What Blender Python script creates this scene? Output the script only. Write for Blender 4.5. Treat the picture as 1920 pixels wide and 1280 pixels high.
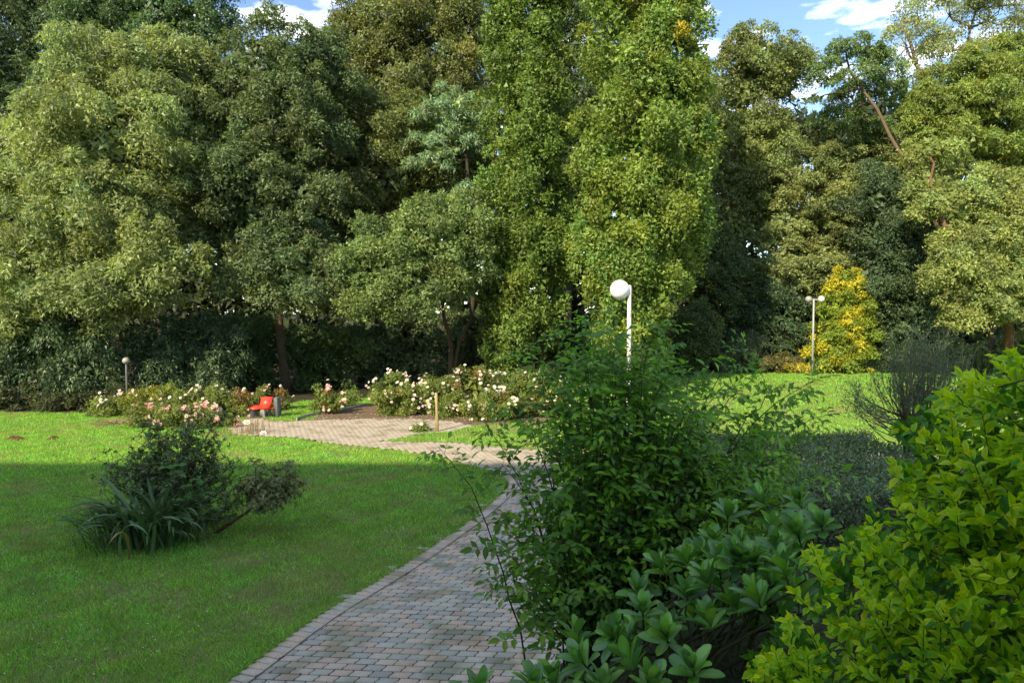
import bpy, math, random
import numpy as np
from mathutils import Matrix, Vector

RNG = np.random.default_rng(7)
random.seed(7)
for o in list(bpy.data.objects):
    bpy.data.objects.remove(o)
scn = bpy.context.scene
COL = scn.collection

# ------------------------------------------------------------------ camera
F = 1200.0                      # focal length in photo pixels (1920 wide)
CH = 4.08                       # camera height above the path
PITCH = math.atan(55 / F)
cam_d = bpy.data.cameras.new('camera')
cam = bpy.data.objects.new('camera', cam_d)
COL.objects.link(cam)
cam.location = (0, 0, CH)
cam.rotation_euler = (math.pi / 2 - PITCH, 0, 0)
cam_d.sensor_width = 36
cam_d.lens = 36 * F / 1920
cam_d.clip_start = 0.05
cam_d.clip_end = 3000
scn.camera = cam

# ------------------------------------------------------------------ sky and sun
SUN_EL, SUN_AZ = math.radians(34), math.radians(34)     # light travels forward and to the right
world = bpy.data.worlds.new('World')
scn.world = world
world.use_nodes = True
wn, wl = world.node_tree.nodes, world.node_tree.links
wn.clear()
sky = wn.new('ShaderNodeTexSky'); sky.sky_type = 'NISHITA'; sky.sun_disc = False
sky.sun_elevation = SUN_EL; sky.sun_rotation = math.pi + SUN_AZ
sky.air_density = 1.0; sky.dust_density = 0.15; sky.ozone_density = 2.5
tc = wn.new('ShaderNodeTexCoord')
sep = wn.new('ShaderNodeSeparateXYZ'); wl.new(tc.outputs['Generated'], sep.inputs[0])
mx = wn.new('ShaderNodeMath'); mx.operation = 'MAXIMUM'; mx.inputs[1].default_value = 0.05
wl.new(sep.outputs[2], mx.inputs[0])
dv = wn.new('ShaderNodeVectorMath'); dv.operation = 'DIVIDE'
cmb = wn.new('ShaderNodeCombineXYZ')
for i in range(3): wl.new(mx.outputs[0], cmb.inputs[i])
wl.new(tc.outputs['Generated'], dv.inputs[0]); wl.new(cmb.outputs[0], dv.inputs[1])
mp = wn.new('ShaderNodeMapping'); mp.inputs['Location'].default_value = (5.4, 2.2, 0.0)
wl.new(dv.outputs[0], mp.inputs[0])
cn = wn.new('ShaderNodeTexNoise'); cn.inputs['Scale'].default_value = 4.2
cn.inputs['Detail'].default_value = 7; cn.inputs['Roughness'].default_value = 0.55
wl.new(mp.outputs[0], cn.inputs['Vector'])
cr = wn.new('ShaderNodeValToRGB')
cr.color_ramp.elements[0].position = 0.49; cr.color_ramp.elements[0].color = (0, 0, 0, 1)
cr.color_ramp.elements[1].position = 0.72; cr.color_ramp.elements[1].color = (0.92, 0.92, 0.92, 1)
wl.new(cn.outputs['Fac'], cr.inputs[0])
mixc = wn.new('ShaderNodeMixRGB'); mixc.inputs['Color2'].default_value = (10.5, 10.3, 9.9, 1)
wl.new(cr.outputs[0], mixc.inputs[0]); wl.new(sky.outputs[0], mixc.inputs['Color1'])
bg = wn.new('ShaderNodeBackground'); bg.inputs['Strength'].default_value = 0.075
wl.new(mixc.outputs[0], bg.inputs['Color'])
wo = wn.new('ShaderNodeOutputWorld'); wl.new(bg.outputs[0], wo.inputs[0])

sd = bpy.data.lights.new('sun', 'SUN'); sd.energy = 2.6; sd.angle = math.radians(0.53)
sd.color = (1.0, 0.84, 0.58)
sun = bpy.data.objects.new('sun', sd); COL.objects.link(sun)
sdir = Vector((math.sin(SUN_AZ) * math.cos(SUN_EL), math.cos(SUN_AZ) * math.cos(SUN_EL), -math.sin(SUN_EL)))
sun.rotation_euler = sdir.to_track_quat('-Z', 'Y').to_euler()
sun.location = (-30, -30, 60)

vs = scn.view_settings
vs.view_transform = 'Standard'; vs.look = 'None'; vs.gamma = 1; vs.use_curve_mapping = False
vs.exposure = 1.88

# ------------------------------------------------------------------ helpers: geometry
def sstep(a, b, x):
    t = np.clip((np.asarray(x, float) - a) / (b - a), 0, 1)
    return t * t * (3 - 2 * t)

def path_right(y):
    return np.interp(y, [4, 7, 9, 12, 15, 16.5], [-0.2, 0.45, 1.1, 2.3, 3.6, 4.8])

def g(x, y):
    """height of the ground"""
    x = np.asarray(x, float); y = np.asarray(y, float)
    s = sstep(-0.2, 1.2, x)
    T = 2.4 * (1 - sstep(1.8 + 1.6 * s, 5.4 + 2.6 * s, y))
    B = 0.7 * sstep(0.2, 3.5, x - path_right(y)) * sstep(6, 9, y) * (1 - sstep(14, 16.3, y))
    R = 0.65 * sstep(19.5, 34, y) * sstep(-3, 4, x)
    return np.maximum(T, B) + R

cp, sp_ = math.cos(PITCH), math.sin(PITCH)
def ray(px, py):
    a = (px - 960) / F; b = (640 - py) / F
    return np.array([a, cp + b * sp_, -sp_ + b * cp])

def at(px, py, Y):
    """photo pixel at forward distance Y -> world point"""
    d = ray(px, py)
    return np.array([0, 0, CH]) + d * (Y / d[1])

def gp(px, py):
    """photo pixel -> point on the ground"""
    d = ray(px, py); Y = 20.0; h = 0.0
    for _ in range(25):
        t = (h - CH) / d[2]
        h = 0.5 * h + 0.5 * float(g(d[0] * t, d[1] * t))
    t = (h - CH) / d[2]
    return np.array([d[0] * t, d[1] * t, h])

def proj(P):
    P = np.atleast_2d(P)
    q = P - np.array([0, 0, CH])
    dep = q[:, 1] * cp - q[:, 2] * sp_
    up = q[:, 1] * sp_ + q[:, 2] * cp
    dd = np.maximum(dep, 1e-3)
    return 960 + F * q[:, 0] / dd, 640 - F * up / dd, dep

def inside(poly, x, y):
    poly = np.asarray(poly); x = np.asarray(x); y = np.asarray(y)
    r = np.zeros(x.shape, bool); n = len(poly)
    for i in range(n):
        x1, y1 = poly[i][:2]; x2, y2 = poly[(i + 1) % n][:2]
        c = ((y1 > y) != (y2 > y))
        with np.errstate(divide='ignore', invalid='ignore'):
            xi = (x2 - x1) * (y - y1) / (y2 - y1) + x1
        r ^= c & (x < xi)
    return r

def norm(v):
    return v / np.maximum(np.linalg.norm(v, axis=-1, keepdims=True), 1e-9)

def rsphere(n, rng=RNG):
    return norm(rng.normal(size=(n, 3)))

def jit(base, n, amt=0.18, hue=0.12, rng=RNG):
    """n colours around a base colour"""
    c = np.tile(np.asarray(base, float), (n, 1))
    v = 1 + rng.normal(size=(n, 1)) * amt
    h = rng.normal(size=(n, 1)) * hue
    c = c * np.clip(v, 0.35, 1.9)
    c[:, :1] *= np.clip(1 + h, 0.5, 1.7); c[:, 2:3] *= np.clip(1 - h, 0.4, 1.6)
    return np.clip(c, 0.002, 0.95)

# ------------------------------------------------------------------ helpers: objects
def mesh_np(name, V, faces, mat=None, cols=None, smooth=False):
    """faces: list of (M,k) index arrays; cols: per vertex rgb"""
    me = bpy.data.meshes.new(name)
    V = np.asarray(V, np.float32)
    faces = [np.asarray(f, np.int32) for f in (faces if isinstance(faces, list) else [faces]) if len(f)]
    me.vertices.add(len(V)); me.vertices.foreach_set('co', V.ravel())
    nl = sum(f.size for f in faces); npoly = sum(len(f) for f in faces)
    me.loops.add(nl); me.loops.foreach_set('vertex_index', np.concatenate([f.ravel() for f in faces]))
    me.polygons.add(npoly)
    tot = np.concatenate([np.full(len(f), f.shape[1], np.int32) for f in faces])
    st = np.concatenate([[0], np.cumsum(tot)[:-1]]).astype(np.int32)
    me.polygons.foreach_set('loop_start', st); me.polygons.foreach_set('loop_total', tot)
    if smooth: me.polygons.foreach_set('use_smooth', np.ones(npoly, bool))
    me.update(calc_edges=True)
    if cols is not None:
        a = me.attributes.new('col', 'FLOAT_COLOR', 'POINT')
        c = np.ones((len(V), 4), np.float32); c[:, :3] = cols
        a.data.foreach_set('color', c.ravel())
    if mat: me.materials.append(mat)
    return me

def obj(name, me, parent=None, loc=(0, 0, 0), kind=None):
    o = bpy.data.objects.new(name, me)
    COL.objects.link(o); o.location = loc
    if parent is not None: o.parent = parent
    if kind: o['kind'] = kind
    return o

def tag(o, label, cat, group=None):
    o['label'] = label; o['category'] = cat
    if group: o['group'] = group
    return o

def thing(name, label, cat, loc, group=None):
    o = obj(name, None, None, tuple(float(v) for v in loc))
    o.empty_display_size = 0.2
    return tag(o, label, cat, group)

class MB:
    """collects shapes for one mesh"""
    def __init__(s): s.V = []; s.Q = []; s.T = []; s.C = []; s.n = 0
    def add(s, V, Q=None, T=None, col=None):
        V = np.asarray(V, float); k = len(V)
        s.V.append(V)
        if Q is not None and len(Q): s.Q.append(np.asarray(Q) + s.n)
        if T is not None and len(T): s.T.append(np.asarray(T) + s.n)
        c = np.asarray(col if col is not None else (0.5, 0.5, 0.5), float)
        s.C.append(np.broadcast_to(c, (k, 3)))
        s.n += k
    def tube(s, P, R, sides=7, col=None, cap=True):
        P = np.asarray(P, float); n = len(P); R = np.broadcast_to(np.asarray(R, float), (n,))
        d = norm(np.gradient(P, axis=0))
        ref = np.where(np.abs(d[:, 2:3]) > 0.95, np.array([[1.0, 0, 0]]), np.array([[0, 0, 1.0]]))
        a = norm(np.cross(d, ref)); b = np.cross(d, a)
        for i in range(1, n):                       # keep frames from twisting
            a[i] = norm(a[i - 1] - d[i] * np.dot(a[i - 1], d[i])); b[i] = np.cross(d[i], a[i])
        th = np.arange(sides) * 2 * math.pi / sides
        ring = (np.cos(th)[None, :, None] * a[:, None] + np.sin(th)[None, :, None] * b[:, None]) * R[:, None, None]
        V = (P[:, None] + ring).reshape(-1, 3)
        i = np.arange(n - 1)[:, None] * sides; j = np.arange(sides)[None]; j2 = (j + 1) % sides
        Q = np.stack([i + j, i + j2, i + sides + j2, i + sides + j], -1).reshape(-1, 4)
        T = None
        if cap:
            V = np.vstack([V, P[:1], P[-1:]]); m = n * sides
            jj = np.arange(sides); k2 = (jj + 1) % sides
            T = np.vstack([np.stack([k2, jj, np.full(sides, m)], -1),
                           np.stack([(n - 1) * sides + jj, (n - 1) * sides + k2, np.full(sides, m + 1)], -1)])
        s.add(V, Q, T, col)
    def box(s, c, size, rz=0.0, col=None, bev=0.0):
        c = np.asarray(c, float); h = np.asarray(size, float) / 2
        b = min(bev, h.min() * 0.9)
        if b <= 0:
            S = np.array([[x, y, z] for z in (-1, 1) for y in (-1, 1) for x in (-1, 1)], float) * h
            Q = [[0, 2, 3, 1], [4, 5, 7, 6], [0, 1, 5, 4], [2, 6, 7, 3], [0, 4, 6, 2], [1, 3, 7, 5]]; T = None
        else:
            S = []
            for z in (-1, 1):
                for y in (-1, 1):
                    for x in (-1, 1):
                        for ax in range(3):
                            v = np.array([x, y, z]) * (h - b); v[ax] = [x, y, z][ax] * h[ax]; S.append(v)
            S = np.array(S); ix = lambda x, y, z, ax: ((z * 2 + y) * 2 + x) * 3 + ax
            Q = []; T = []
            for ax in range(3):
                o1, o2 = [k for k in range(3) if k != ax]
                for v in (0, 1):
                    f = []
                    for (p, q) in ((0, 0), (1, 0), (1, 1), (0, 1)):
                        t = [0, 0, 0]; t[ax] = v; t[o1] = p; t[o2] = q; f.append(ix(*t, ax))
                    Q.append(f)
                for p in (0, 1):
                    for q in (0, 1):
                        t0 = [0, 0, 0]; t1 = [0, 0, 0]
                        t0[o1] = t1[o1] = p; t0[o2] = t1[o2] = q; t1[ax] = 1
                        Q.append([ix(*t0, o1), ix(*t1, o1), ix(*t1, o2), ix(*t0, o2)])
            for x in (0, 1):
                for y in (0, 1):
                    for z in (0, 1): T.append([ix(x, y, z, 0), ix(x, y, z, 1), ix(x, y, z, 2)])
        ca, sa = math.cos(rz), math.sin(rz)
        S = S @ np.array([[ca, sa, 0], [-sa, ca, 0], [0, 0, 1]])
        s.add(S + c, Q, T, col)
    def mesh(s, name, mat, smooth=False, origin=None):
        V = np.vstack(s.V)
        if origin is not None: V = V - np.asarray(origin)
        return mesh_np(name, V, [np.vstack(x) for x in (s.Q, s.T) if x], mat, np.vstack(s.C), smooth)

# ------------------------------------------------------------------ materials
def new_mat(name):
    m = bpy.data.materials.new(name); m.use_nodes = True
    nt = m.node_tree; nt.nodes.clear()
    return m, nt.nodes, nt.links

def leaf_mat(name, rough=0.5, trans=0.35, spec=0.4, tint=(1.5, 1.35, 0.6)):
    m, N, L = new_mat(name)
    at_ = N.new('ShaderNodeAttribute'); at_.attribute_name = 'col'
    p = N.new('ShaderNodeBsdfPrincipled'); p.inputs['Roughness'].default_value = rough
    p.inputs['Specular IOR Level'].default_value = spec
    L.new(at_.outputs['Color'], p.inputs['Base Color'])
    mu = N.new('ShaderNodeMixRGB'); mu.blend_type = 'MULTIPLY'; mu.inputs[0].default_value = 1
    mu.inputs['Color2'].default_value = (*tint, 1); L.new(at_.outputs['Color'], mu.inputs['Color1'])
    t = N.new('ShaderNodeBsdfTranslucent'); L.new(mu.outputs[0], t.inputs['Color'])
    mix = N.new('ShaderNodeMixShader'); mix.inputs[0].default_value = trans
    L.new(p.outputs[0], mix.inputs[1]); L.new(t.outputs[0], mix.inputs[2])
    o = N.new('ShaderNodeOutputMaterial'); L.new(mix.outputs[0], o.inputs[0])
    return m

def rough_mat(name, c1, c2, scale=8.0, rough=0.85, bump=0.3, spec=0.3, attr=False, detail=6, dist=0.02, c3=None, scale3=0.6, world=False):
    """noise-mottled surface; attr multiplies the mesh's own colour in"""
    m, N, L = new_mat(name)
    tcn = N.new('ShaderNodeNewGeometry' if world else 'ShaderNodeTexCoord'); crd = tcn.outputs['Position' if world else 'Object']
    n = N.new('ShaderNodeTexNoise'); n.inputs['Scale'].default_value = scale
    n.inputs['Detail'].default_value = detail; n.inputs['Roughness'].default_value = 0.65
    L.new(crd, n.inputs['Vector'])
    r = N.new('ShaderNodeValToRGB')
    r.color_ramp.elements[0].position = 0.32; r.color_ramp.elements[0].color = (*c1, 1)
    r.color_ramp.elements[1].position = 0.68; r.color_ramp.elements[1].color = (*c2, 1)
    L.new(n.outputs['Fac'], r.inputs[0])
    out = r.outputs[0]
    if c3 is not None:
        n3 = N.new('ShaderNodeTexNoise'); n3.inputs['Scale'].default_value = scale3; n3.inputs['Detail'].default_value = 5
        L.new(crd, n3.inputs['Vector'])
        r3 = N.new('ShaderNodeValToRGB'); r3.color_ramp.elements[0].position = 0.49; r3.color_ramp.elements[1].position = 0.62
        L.new(n3.outputs['Fac'], r3.inputs[0])
        mm = N.new('ShaderNodeMixRGB'); L.new(r3.outputs[0], mm.inputs[0]); L.new(out, mm.inputs['Color1'])
        mm.inputs['Color2'].default_value = (*c3, 1); out = mm.outputs[0]
    if attr:
        a = N.new('ShaderNodeAttribute'); a.attribute_name = 'col'
        mm = N.new('ShaderNodeMixRGB'); mm.blend_type = 'MULTIPLY'; mm.inputs[0].default_value = 1
        L.new(out, mm.inputs['Color1']); L.new(a.outputs['Color'], mm.inputs['Color2']); out = mm.outputs[0]
    p = N.new('ShaderNodeBsdfPrincipled'); p.inputs['Roughness'].default_value = rough
    p.inputs['Specular IOR Level'].default_value = spec
    L.new(out, p.inputs['Base Color'])
    b = N.new('ShaderNodeBump'); b.inputs['Strength'].default_value = bump; b.inputs['Distance'].default_value = dist
    n2 = N.new('ShaderNodeTexNoise'); n2.inputs['Scale'].default_value = scale * 4; n2.inputs['Detail'].default_value = 4
    L.new(crd, n2.inputs['Vector'])
    L.new(n2.outputs['Fac'], b.inputs['Height']); L.new(b.outputs[0], p.inputs['Normal'])
    o = N.new('ShaderNodeOutputMaterial'); L.new(p.outputs[0], o.inputs[0])
    return m

M = {}
M['tree_leaf'] = leaf_mat('tree_leaf', 0.5, 0.36, 0.35, (1.35, 1.4, 0.55))
M['gloss_leaf'] = leaf_mat('gloss_leaf', 0.42, 0.2, 0.32)
M['privet_leaf'] = leaf_mat('privet_leaf', 0.42, 0.45, 0.30, (1.2, 1.2, 0.4))
M['rhodo_leaf'] = leaf_mat('rhodo_leaf', 0.32, 0.24, 0.50, (1.5, 1.6, 0.4))
M['bush_leaf'] = leaf_mat('bush_leaf', 0.46, 0.40, 0.32, (1.3, 1.5, 0.4))
M['grass'] = leaf_mat('grass_blade', 0.6, 0.42, 0.25, (1.25, 1.25, 0.6))
M['petal'] = leaf_mat('petal', 0.6, 0.25, 0.3, (1, 1, 1))
M['bark'] = rough_mat('bark', (0.5, 0.5, 0.5), (1, 1, 1), 9, 0.9, 0.9, 0.2, True, 8, 0.05)
M['twig'] = rough_mat('twig', (0.6, 0.6, 0.6), (1, 1, 1), 30, 0.8, 0.3, 0.25, True)
M['soil'] = rough_mat('soil', (0.035, 0.028, 0.018), (0.075, 0.058, 0.038), 7, 0.95, 1.0, 0.15, False, 9, 0.06, (0.03, 0.042, 0.016), 0.35)
M['mulch'] = rough_mat('mulch', (0.10, 0.07, 0.045), (0.26, 0.19, 0.13), 16, 0.95, 1.0, 0.15, False, 9, 0.04)
M['lawn'] = rough_mat('lawn', (0.10, 0.15, 0.026), (0.17, 0.22, 0.042), 3, 0.9, 0.8, 0.2, False, 9, 0.05, (0.17, 0.15, 0.065), 0.7)
M['joint'] = rough_mat('joint', (0.022, 0.021, 0.016), (0.05, 0.046, 0.036), 12, 0.95, 0.6, 0.15, False, 7, 0.02, (0.11, 0.17, 0.026), 1.3)
M['paver'] = rough_mat('paver', (0.62, 0.62, 0.62), (1.2, 1.2, 1.2), 70, 0.88, 0.6, 0.25, True, 8, 0.008, (0.62, 0.63, 0.55), 1.7, True)
M['concrete'] = rough_mat('concrete', (0.20, 0.19, 0.175), (0.33, 0.315, 0.29), 14, 0.85, 0.4, 0.3)
M['dark_concrete'] = rough_mat('dark_concrete', (0.10, 0.10, 0.09), (0.17, 0.165, 0.15), 14, 0.85, 0.4, 0.3)
M['red'] = rough_mat('red_paint', (0.62, 0.045, 0.02), (0.72, 0.06, 0.028), 6, 0.4, 0.06, 0.5)
M['wood'] = rough_mat('post_wood', (0.26, 0.19, 0.09), (0.42, 0.32, 0.16), 20, 0.8, 0.5, 0.25)
M['white_metal'] = rough_mat('white_metal', (0.66, 0.64, 0.60), (0.80, 0.79, 0.76), 7, 0.45, 0.08, 0.5, False, 6, 0.01, (0.50, 0.44, 0.36), 3.0)
M['grey_metal'] = rough_mat('grey_metal', (0.24, 0.25, 0.26), (0.33, 0.34, 0.35), 7, 0.5, 0.05, 0.5)
M['globe'] = rough_mat('globe_glass', (0.80, 0.79, 0.76), (0.86, 0.85, 0.83), 3, 0.25, 0.02, 0.5)
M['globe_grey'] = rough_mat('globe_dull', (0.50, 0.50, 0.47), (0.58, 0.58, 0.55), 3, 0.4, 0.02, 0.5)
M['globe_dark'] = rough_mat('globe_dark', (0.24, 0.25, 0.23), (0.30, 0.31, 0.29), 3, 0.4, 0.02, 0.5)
M['earth'] = rough_mat('molehill_earth', (0.10, 0.055, 0.03), (0.20, 0.115, 0.065), 18, 0.95, 1.0, 0.1, False, 9, 0.05)
M['wall'] = rough_mat('render_wall', (0.74, 0.73, 0.70), (0.80, 0.79, 0.76), 2, 0.9, 0.2, 0.2)
M['glass'] = rough_mat('window_glass', (0.03, 0.035, 0.04), (0.05, 0.055, 0.06), 1, 0.08, 0.0, 0.6)
M['roof'] = rough_mat('roof_tar', (0.10, 0.10, 0.10), (0.16, 0.16, 0.16), 3, 0.9, 0.3, 0.2)

# ------------------------------------------------------------------ ground, lawn, path layout
edge_px = [(425, 1280), (600, 1150), (700, 1094), (780, 1045), (830, 1010), (860, 990), (891, 968),
           (925, 940), (945, 920), (954, 908), (951, 900), (937, 889), (905, 878), (869, 868), (835, 859), (801, 852), (763, 846),
           (700, 839), (672, 836), (605, 829), (554, 820), (494, 818), (442, 814)]
LEFT = [gp(*p)[:2] for p in edge_px]
LEFT = [np.array([-4.2, 4.2]), np.array([-3.75, 5.3])] + LEFT
UP_PX = [(428, 800), (452, 787), (470, 783), (492, 784), (514, 789), (554, 789), (600, 787), (700, 784), (784, 785), (826, 787), (870, 793),
         (885, 798), (848, 808), (795, 812), (753, 819), (713, 826), (784, 829), (848, 828), (896, 835), (964, 840), (1049, 845)]
UP = [gp(*p)[:2] for p in UP_PX]
RIGHT = [np.array(p) for p in ((8, 18.6), (24, 18.2), (24, 16.1), (8, 16.5), (4.9, 16.6), (4.0, 15.6), (2.4, 12), (1.2, 9), (0.5, 7), (0.0, 5.3), (-0.2, 4.2))]
PATH = LEFT + UP + RIGHT
LAWN = [np.array(p) for p in ((-45, 4.5), (-4.4, 4.5))] + LEFT[1:] + [UP[0], UP[2], UP[3], UP[4], UP[5], gp(590, 786)[:2], gp(600, 777)[:2], gp(680, 762)[:2], gp(705, 757)[:2],
        gp(700, 744)[:2], gp(625, 746)[:2], gp(560, 752)[:2], gp(470, 776)[:2], gp(420, 790)[:2], gp(250, 775)[:2], gp(0, 772)[:2], np.array((-45, 26.8))]
LAWN_R = [gp(713, 826)[:2]] + [gp(*p)[:2] for p in ((753, 819), (795, 812), (848, 808), (885, 798), (960, 793), (1075, 789), (1085, 755), (1060, 735))] + \
         [np.array(p) for p in ((1.5, 34.5), (6, 36.2), (14, 36.6), (28, 36.4), (45, 36), (45, 18.3), (24, 18.3), (8, 18.7))] + [gp(*p)[:2] for p in ((1049, 845), (964, 840), (896, 835), (848, 828), (784, 829))]
BED = [gp(*p)[:2] for p in ((560, 788), (700, 785), (826, 787), (885, 798), (960, 793), (1075, 790), (1085, 752), (1060, 730), (700, 735), (700, 757), (680, 762), (600, 776))]
BED_L = [gp(*p)[:2] for p in ((175, 780), (250, 782), (420, 816), (465, 815), (470, 786), (462, 770), (400, 745), (240, 748))]

xs = np.concatenate([[-900, -300, -140, -80, -55], np.arange(-42, 42.01, 0.4), [55, 80, 140, 300, 900]])
ys = np.concatenate([[-300, -90, -30, -12, -5], np.arange(-2, 48.01, 0.4), [60, 90, 150, 300, 600, 1200]])
GX, GY = np.meshgrid(xs, ys)
bmp = 0.02 * np.sin(GX * 1.7 + 1.3 * np.sin(GY * 0.9)) * np.sin(GY * 1.3 + np.sin(GX * 1.1))
bmp = np.where((np.abs(GX) < 42) & (GY > 3) & (GY < 48), bmp, 0)
GZ = g(GX, GY)
nx = len(xs)
ii, jj = np.meshgrid(np.arange(len(ys) - 1), np.arange(nx - 1), indexing='ij')
FQ = np.stack([ii * nx + jj, ii * nx + jj + 1, (ii + 1) * nx + jj + 1, (ii + 1) * nx + jj], -1).reshape(-1, 4)
ground = obj('ground', mesh_np('ground', np.stack([GX, GY, GZ - 0.05], -1).reshape(-1, 3), FQ, M['soil'], None, True), kind='structure')

def sheet(name, poly, mat, dz, step=0.2):
    """a sheet that follows the ground inside a polygon, cut exactly at its outline"""
    import bmesh
    P = np.array(poly); bm = bmesh.new()
    vs_ = [bm.verts.new((p[0], p[1], 0)) for p in P]
    bm.faces.new(vs_)
    lo, hi = P.min(0), P.max(0)
    lo = np.maximum(lo, -46); hi = np.minimum(hi, 46)
    for ax in (0, 1):
        c = lo[ax] + step * 0.5
        while c < hi[ax]:
            co = [0, 0, 0]; no = [0, 0, 0]; co[ax] = c; no[ax] = 1
            bmesh.ops.bisect_plane(bm, geom=bm.verts[:] + bm.edges[:] + bm.faces[:], plane_co=co, plane_no=no)
            c += step
    for v in bm.verts:
        x, y = v.co.x, v.co.y
        v.co.z = float(g(x, y)) + dz
    bmesh.ops.recalc_face_normals(bm, faces=bm.faces[:])
    if sum(f.normal.z for f in bm.faces) < 0: bmesh.ops.reverse_faces(bm, faces=bm.faces[:])
    me = bpy.data.meshes.new(name); bm.to_mesh(me); bm.free()
    me.materials.append(mat)
    return obj(name, me, kind='structure')

lawn = sheet('lawn', LAWN, M['lawn'], -0.012, 0.8)
lawn2 = sheet('lawn', LAWN_R, M['lawn'], -0.012, 0.8)
bed = sheet('flower_bed', BED, M['mulch'], -0.006, 0.8)
bed2 = sheet('flower_bed', BED_L, M['mulch'], -0.004, 0.8)
path = sheet('brick_path', PATH, M['joint'], -0.006, 0.5)

# ------------------------------------------------------------------ pavers
PL, PW = 0.228, 0.126
def paver_mesh(name, col, s=0.034, L=PL - 0.013, W=PW - 0.012, bevel=True):
    out = np.array([(0, 0), (L, 0), (L + 0.004, 0.3 * W), (L + s - 0.004, 0.7 * W), (L + s, W), (s, W), (s - 0.004, 0.7 * W), (0.004, 0.3 * W)])
    # clip the sharp corners a little
    c = out.mean(0); k = len(out)
    top = c + (out - c) * np.array([0.955, 0.93])
    V = np.vstack([np.c_[top, np.zeros(k)], np.c_[out, np.full(k, -0.007)], np.c_[out, np.full(k, -0.045)]])
    V[:, :2] -= c
    i = np.arange(k); j = (i + 1) % k
    Q = np.vstack([np.stack([i + k, j + k, j, i], -1), np.stack([i + 2 * k, j + 2 * k, j + k, i + k], -1)])
    T = np.array([i])
    return mesh_np(name, V, [Q, T], M['paver'], col), V, Q, T

tones = [(1.58 * t[0], 1.42 * t[1], 1.16 * t[2]) for t in [(0.30, 0.315, 0.315), (0.27, 0.29, 0.295), (0.34, 0.35, 0.345), (0.36, 0.31, 0.285), (0.38, 0.33, 0.305), (0.33, 0.285, 0.27), (0.36, 0.34, 0.325), (0.24, 0.25, 0.255)]]
PV = [paver_mesh('paver', t) for t in tones]
pathpoly = np.array(PATH)
# inner edge of the border course
LEFTa = np.array(LEFT)
def offset(poly, d):
    t = norm(np.gradient(poly, axis=0)); n = np.stack([t[:, 1], -t[:, 0]], -1)
    return poly + n * d
pav = []        # x, y, rot, tone
def lattice(rot, cond, ox=0.0):
    ca, sa = math.cos(rot), math.sin(rot)
    n1 = 160; r1 = 260
    for r in range(-r1, r1):
        off = (0.5 * PL if r % 2 else 0.0) + random.uniform(-0.006, 0.006) + r * 0.0
        u = np.arange(-n1, n1) * PL + off; v = np.full_like(u, r * PW)
        x = u * ca - v * sa + ox; y = u * sa + v * ca + 12
        k = cond(x, y)
        for a, b in zip(x[k], y[k]): pav.append((a, b, rot, random.choices(range(8), [3, 3, 2, 3, 3, 2, 3, 1])[0]))
def seg_dist(poly, x, y):
    d = np.full(x.shape, 1e9)
    for i in range(len(poly) - 1):
        a, b = poly[i], poly[i + 1]; ab = b - a
        t = np.clip(((x - a[0]) * ab[0] + (y - a[1]) * ab[1]) / max(ab @ ab, 1e-9), 0, 1)
        d = np.minimum(d, np.hypot(x - a[0] - t * ab[0], y - a[1] - t * ab[1]))
    return d
BORDER_END = 14                     # border course runs along the near edge and round the corner
divide = lambda x, y: y < 15.6 + 0.10 * x
def condA(x, y): 
    k = inside(pathpoly, x, y) & divide(x, y) & (y > 4.6)
    k[k] = seg_dist(LEFTa[:BORDER_END + 2], x[k], y[k]) > 0.14
    return k
def condB(x, y):
    k = inside(pathpoly, x, y) & ~divide(x, y) & (x < 14)
    k[k] = (seg_dist(LEFTa[:BORDER_END + 2], x[k], y[k]) > 0.14) & (seg_dist(LEFTa[BORDER_END:], x[k], y[k]) > 0.08)
    return k
lattice(math.radians(-4), condA)
lattice(math.radians(64), condB, 1.0)
# border course: headers laid square to the edge
def walk(poly, step):
    out = []; carry = 0.0
    for i in range(len(poly) - 1):
        a, b = poly[i], poly[i + 1]; L = np.linalg.norm(b - a); t = (b - a) / L
        s = carry
        while s < L: out.append((a + t * s, t)); s += step
        carry = s - L
    return out
def smooth_line(P, n=6):
    P = np.array(P)
    for _ in range(3):
        Q = [P[0]]
        for i in range(len(P) - 1):
            Q += [0.75 * P[i] + 0.25 * P[i + 1], 0.25 * P[i] + 0.75 * P[i + 1]]
        P = np.array(Q + [P[-1]])
    return P
EDGE = smooth_line(LEFTa[1:BORDER_END + 2])
for p, t in walk(EDGE, PW + 0.004):
    n = np.array([t[1], -t[0]])
    c = p + n * 0.115
    pav.append((c[0], c[1], math.atan2(n[1], n[0]), 10 + random.choice([0, 2, 3, 4, 4, 6, 6])))
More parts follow.
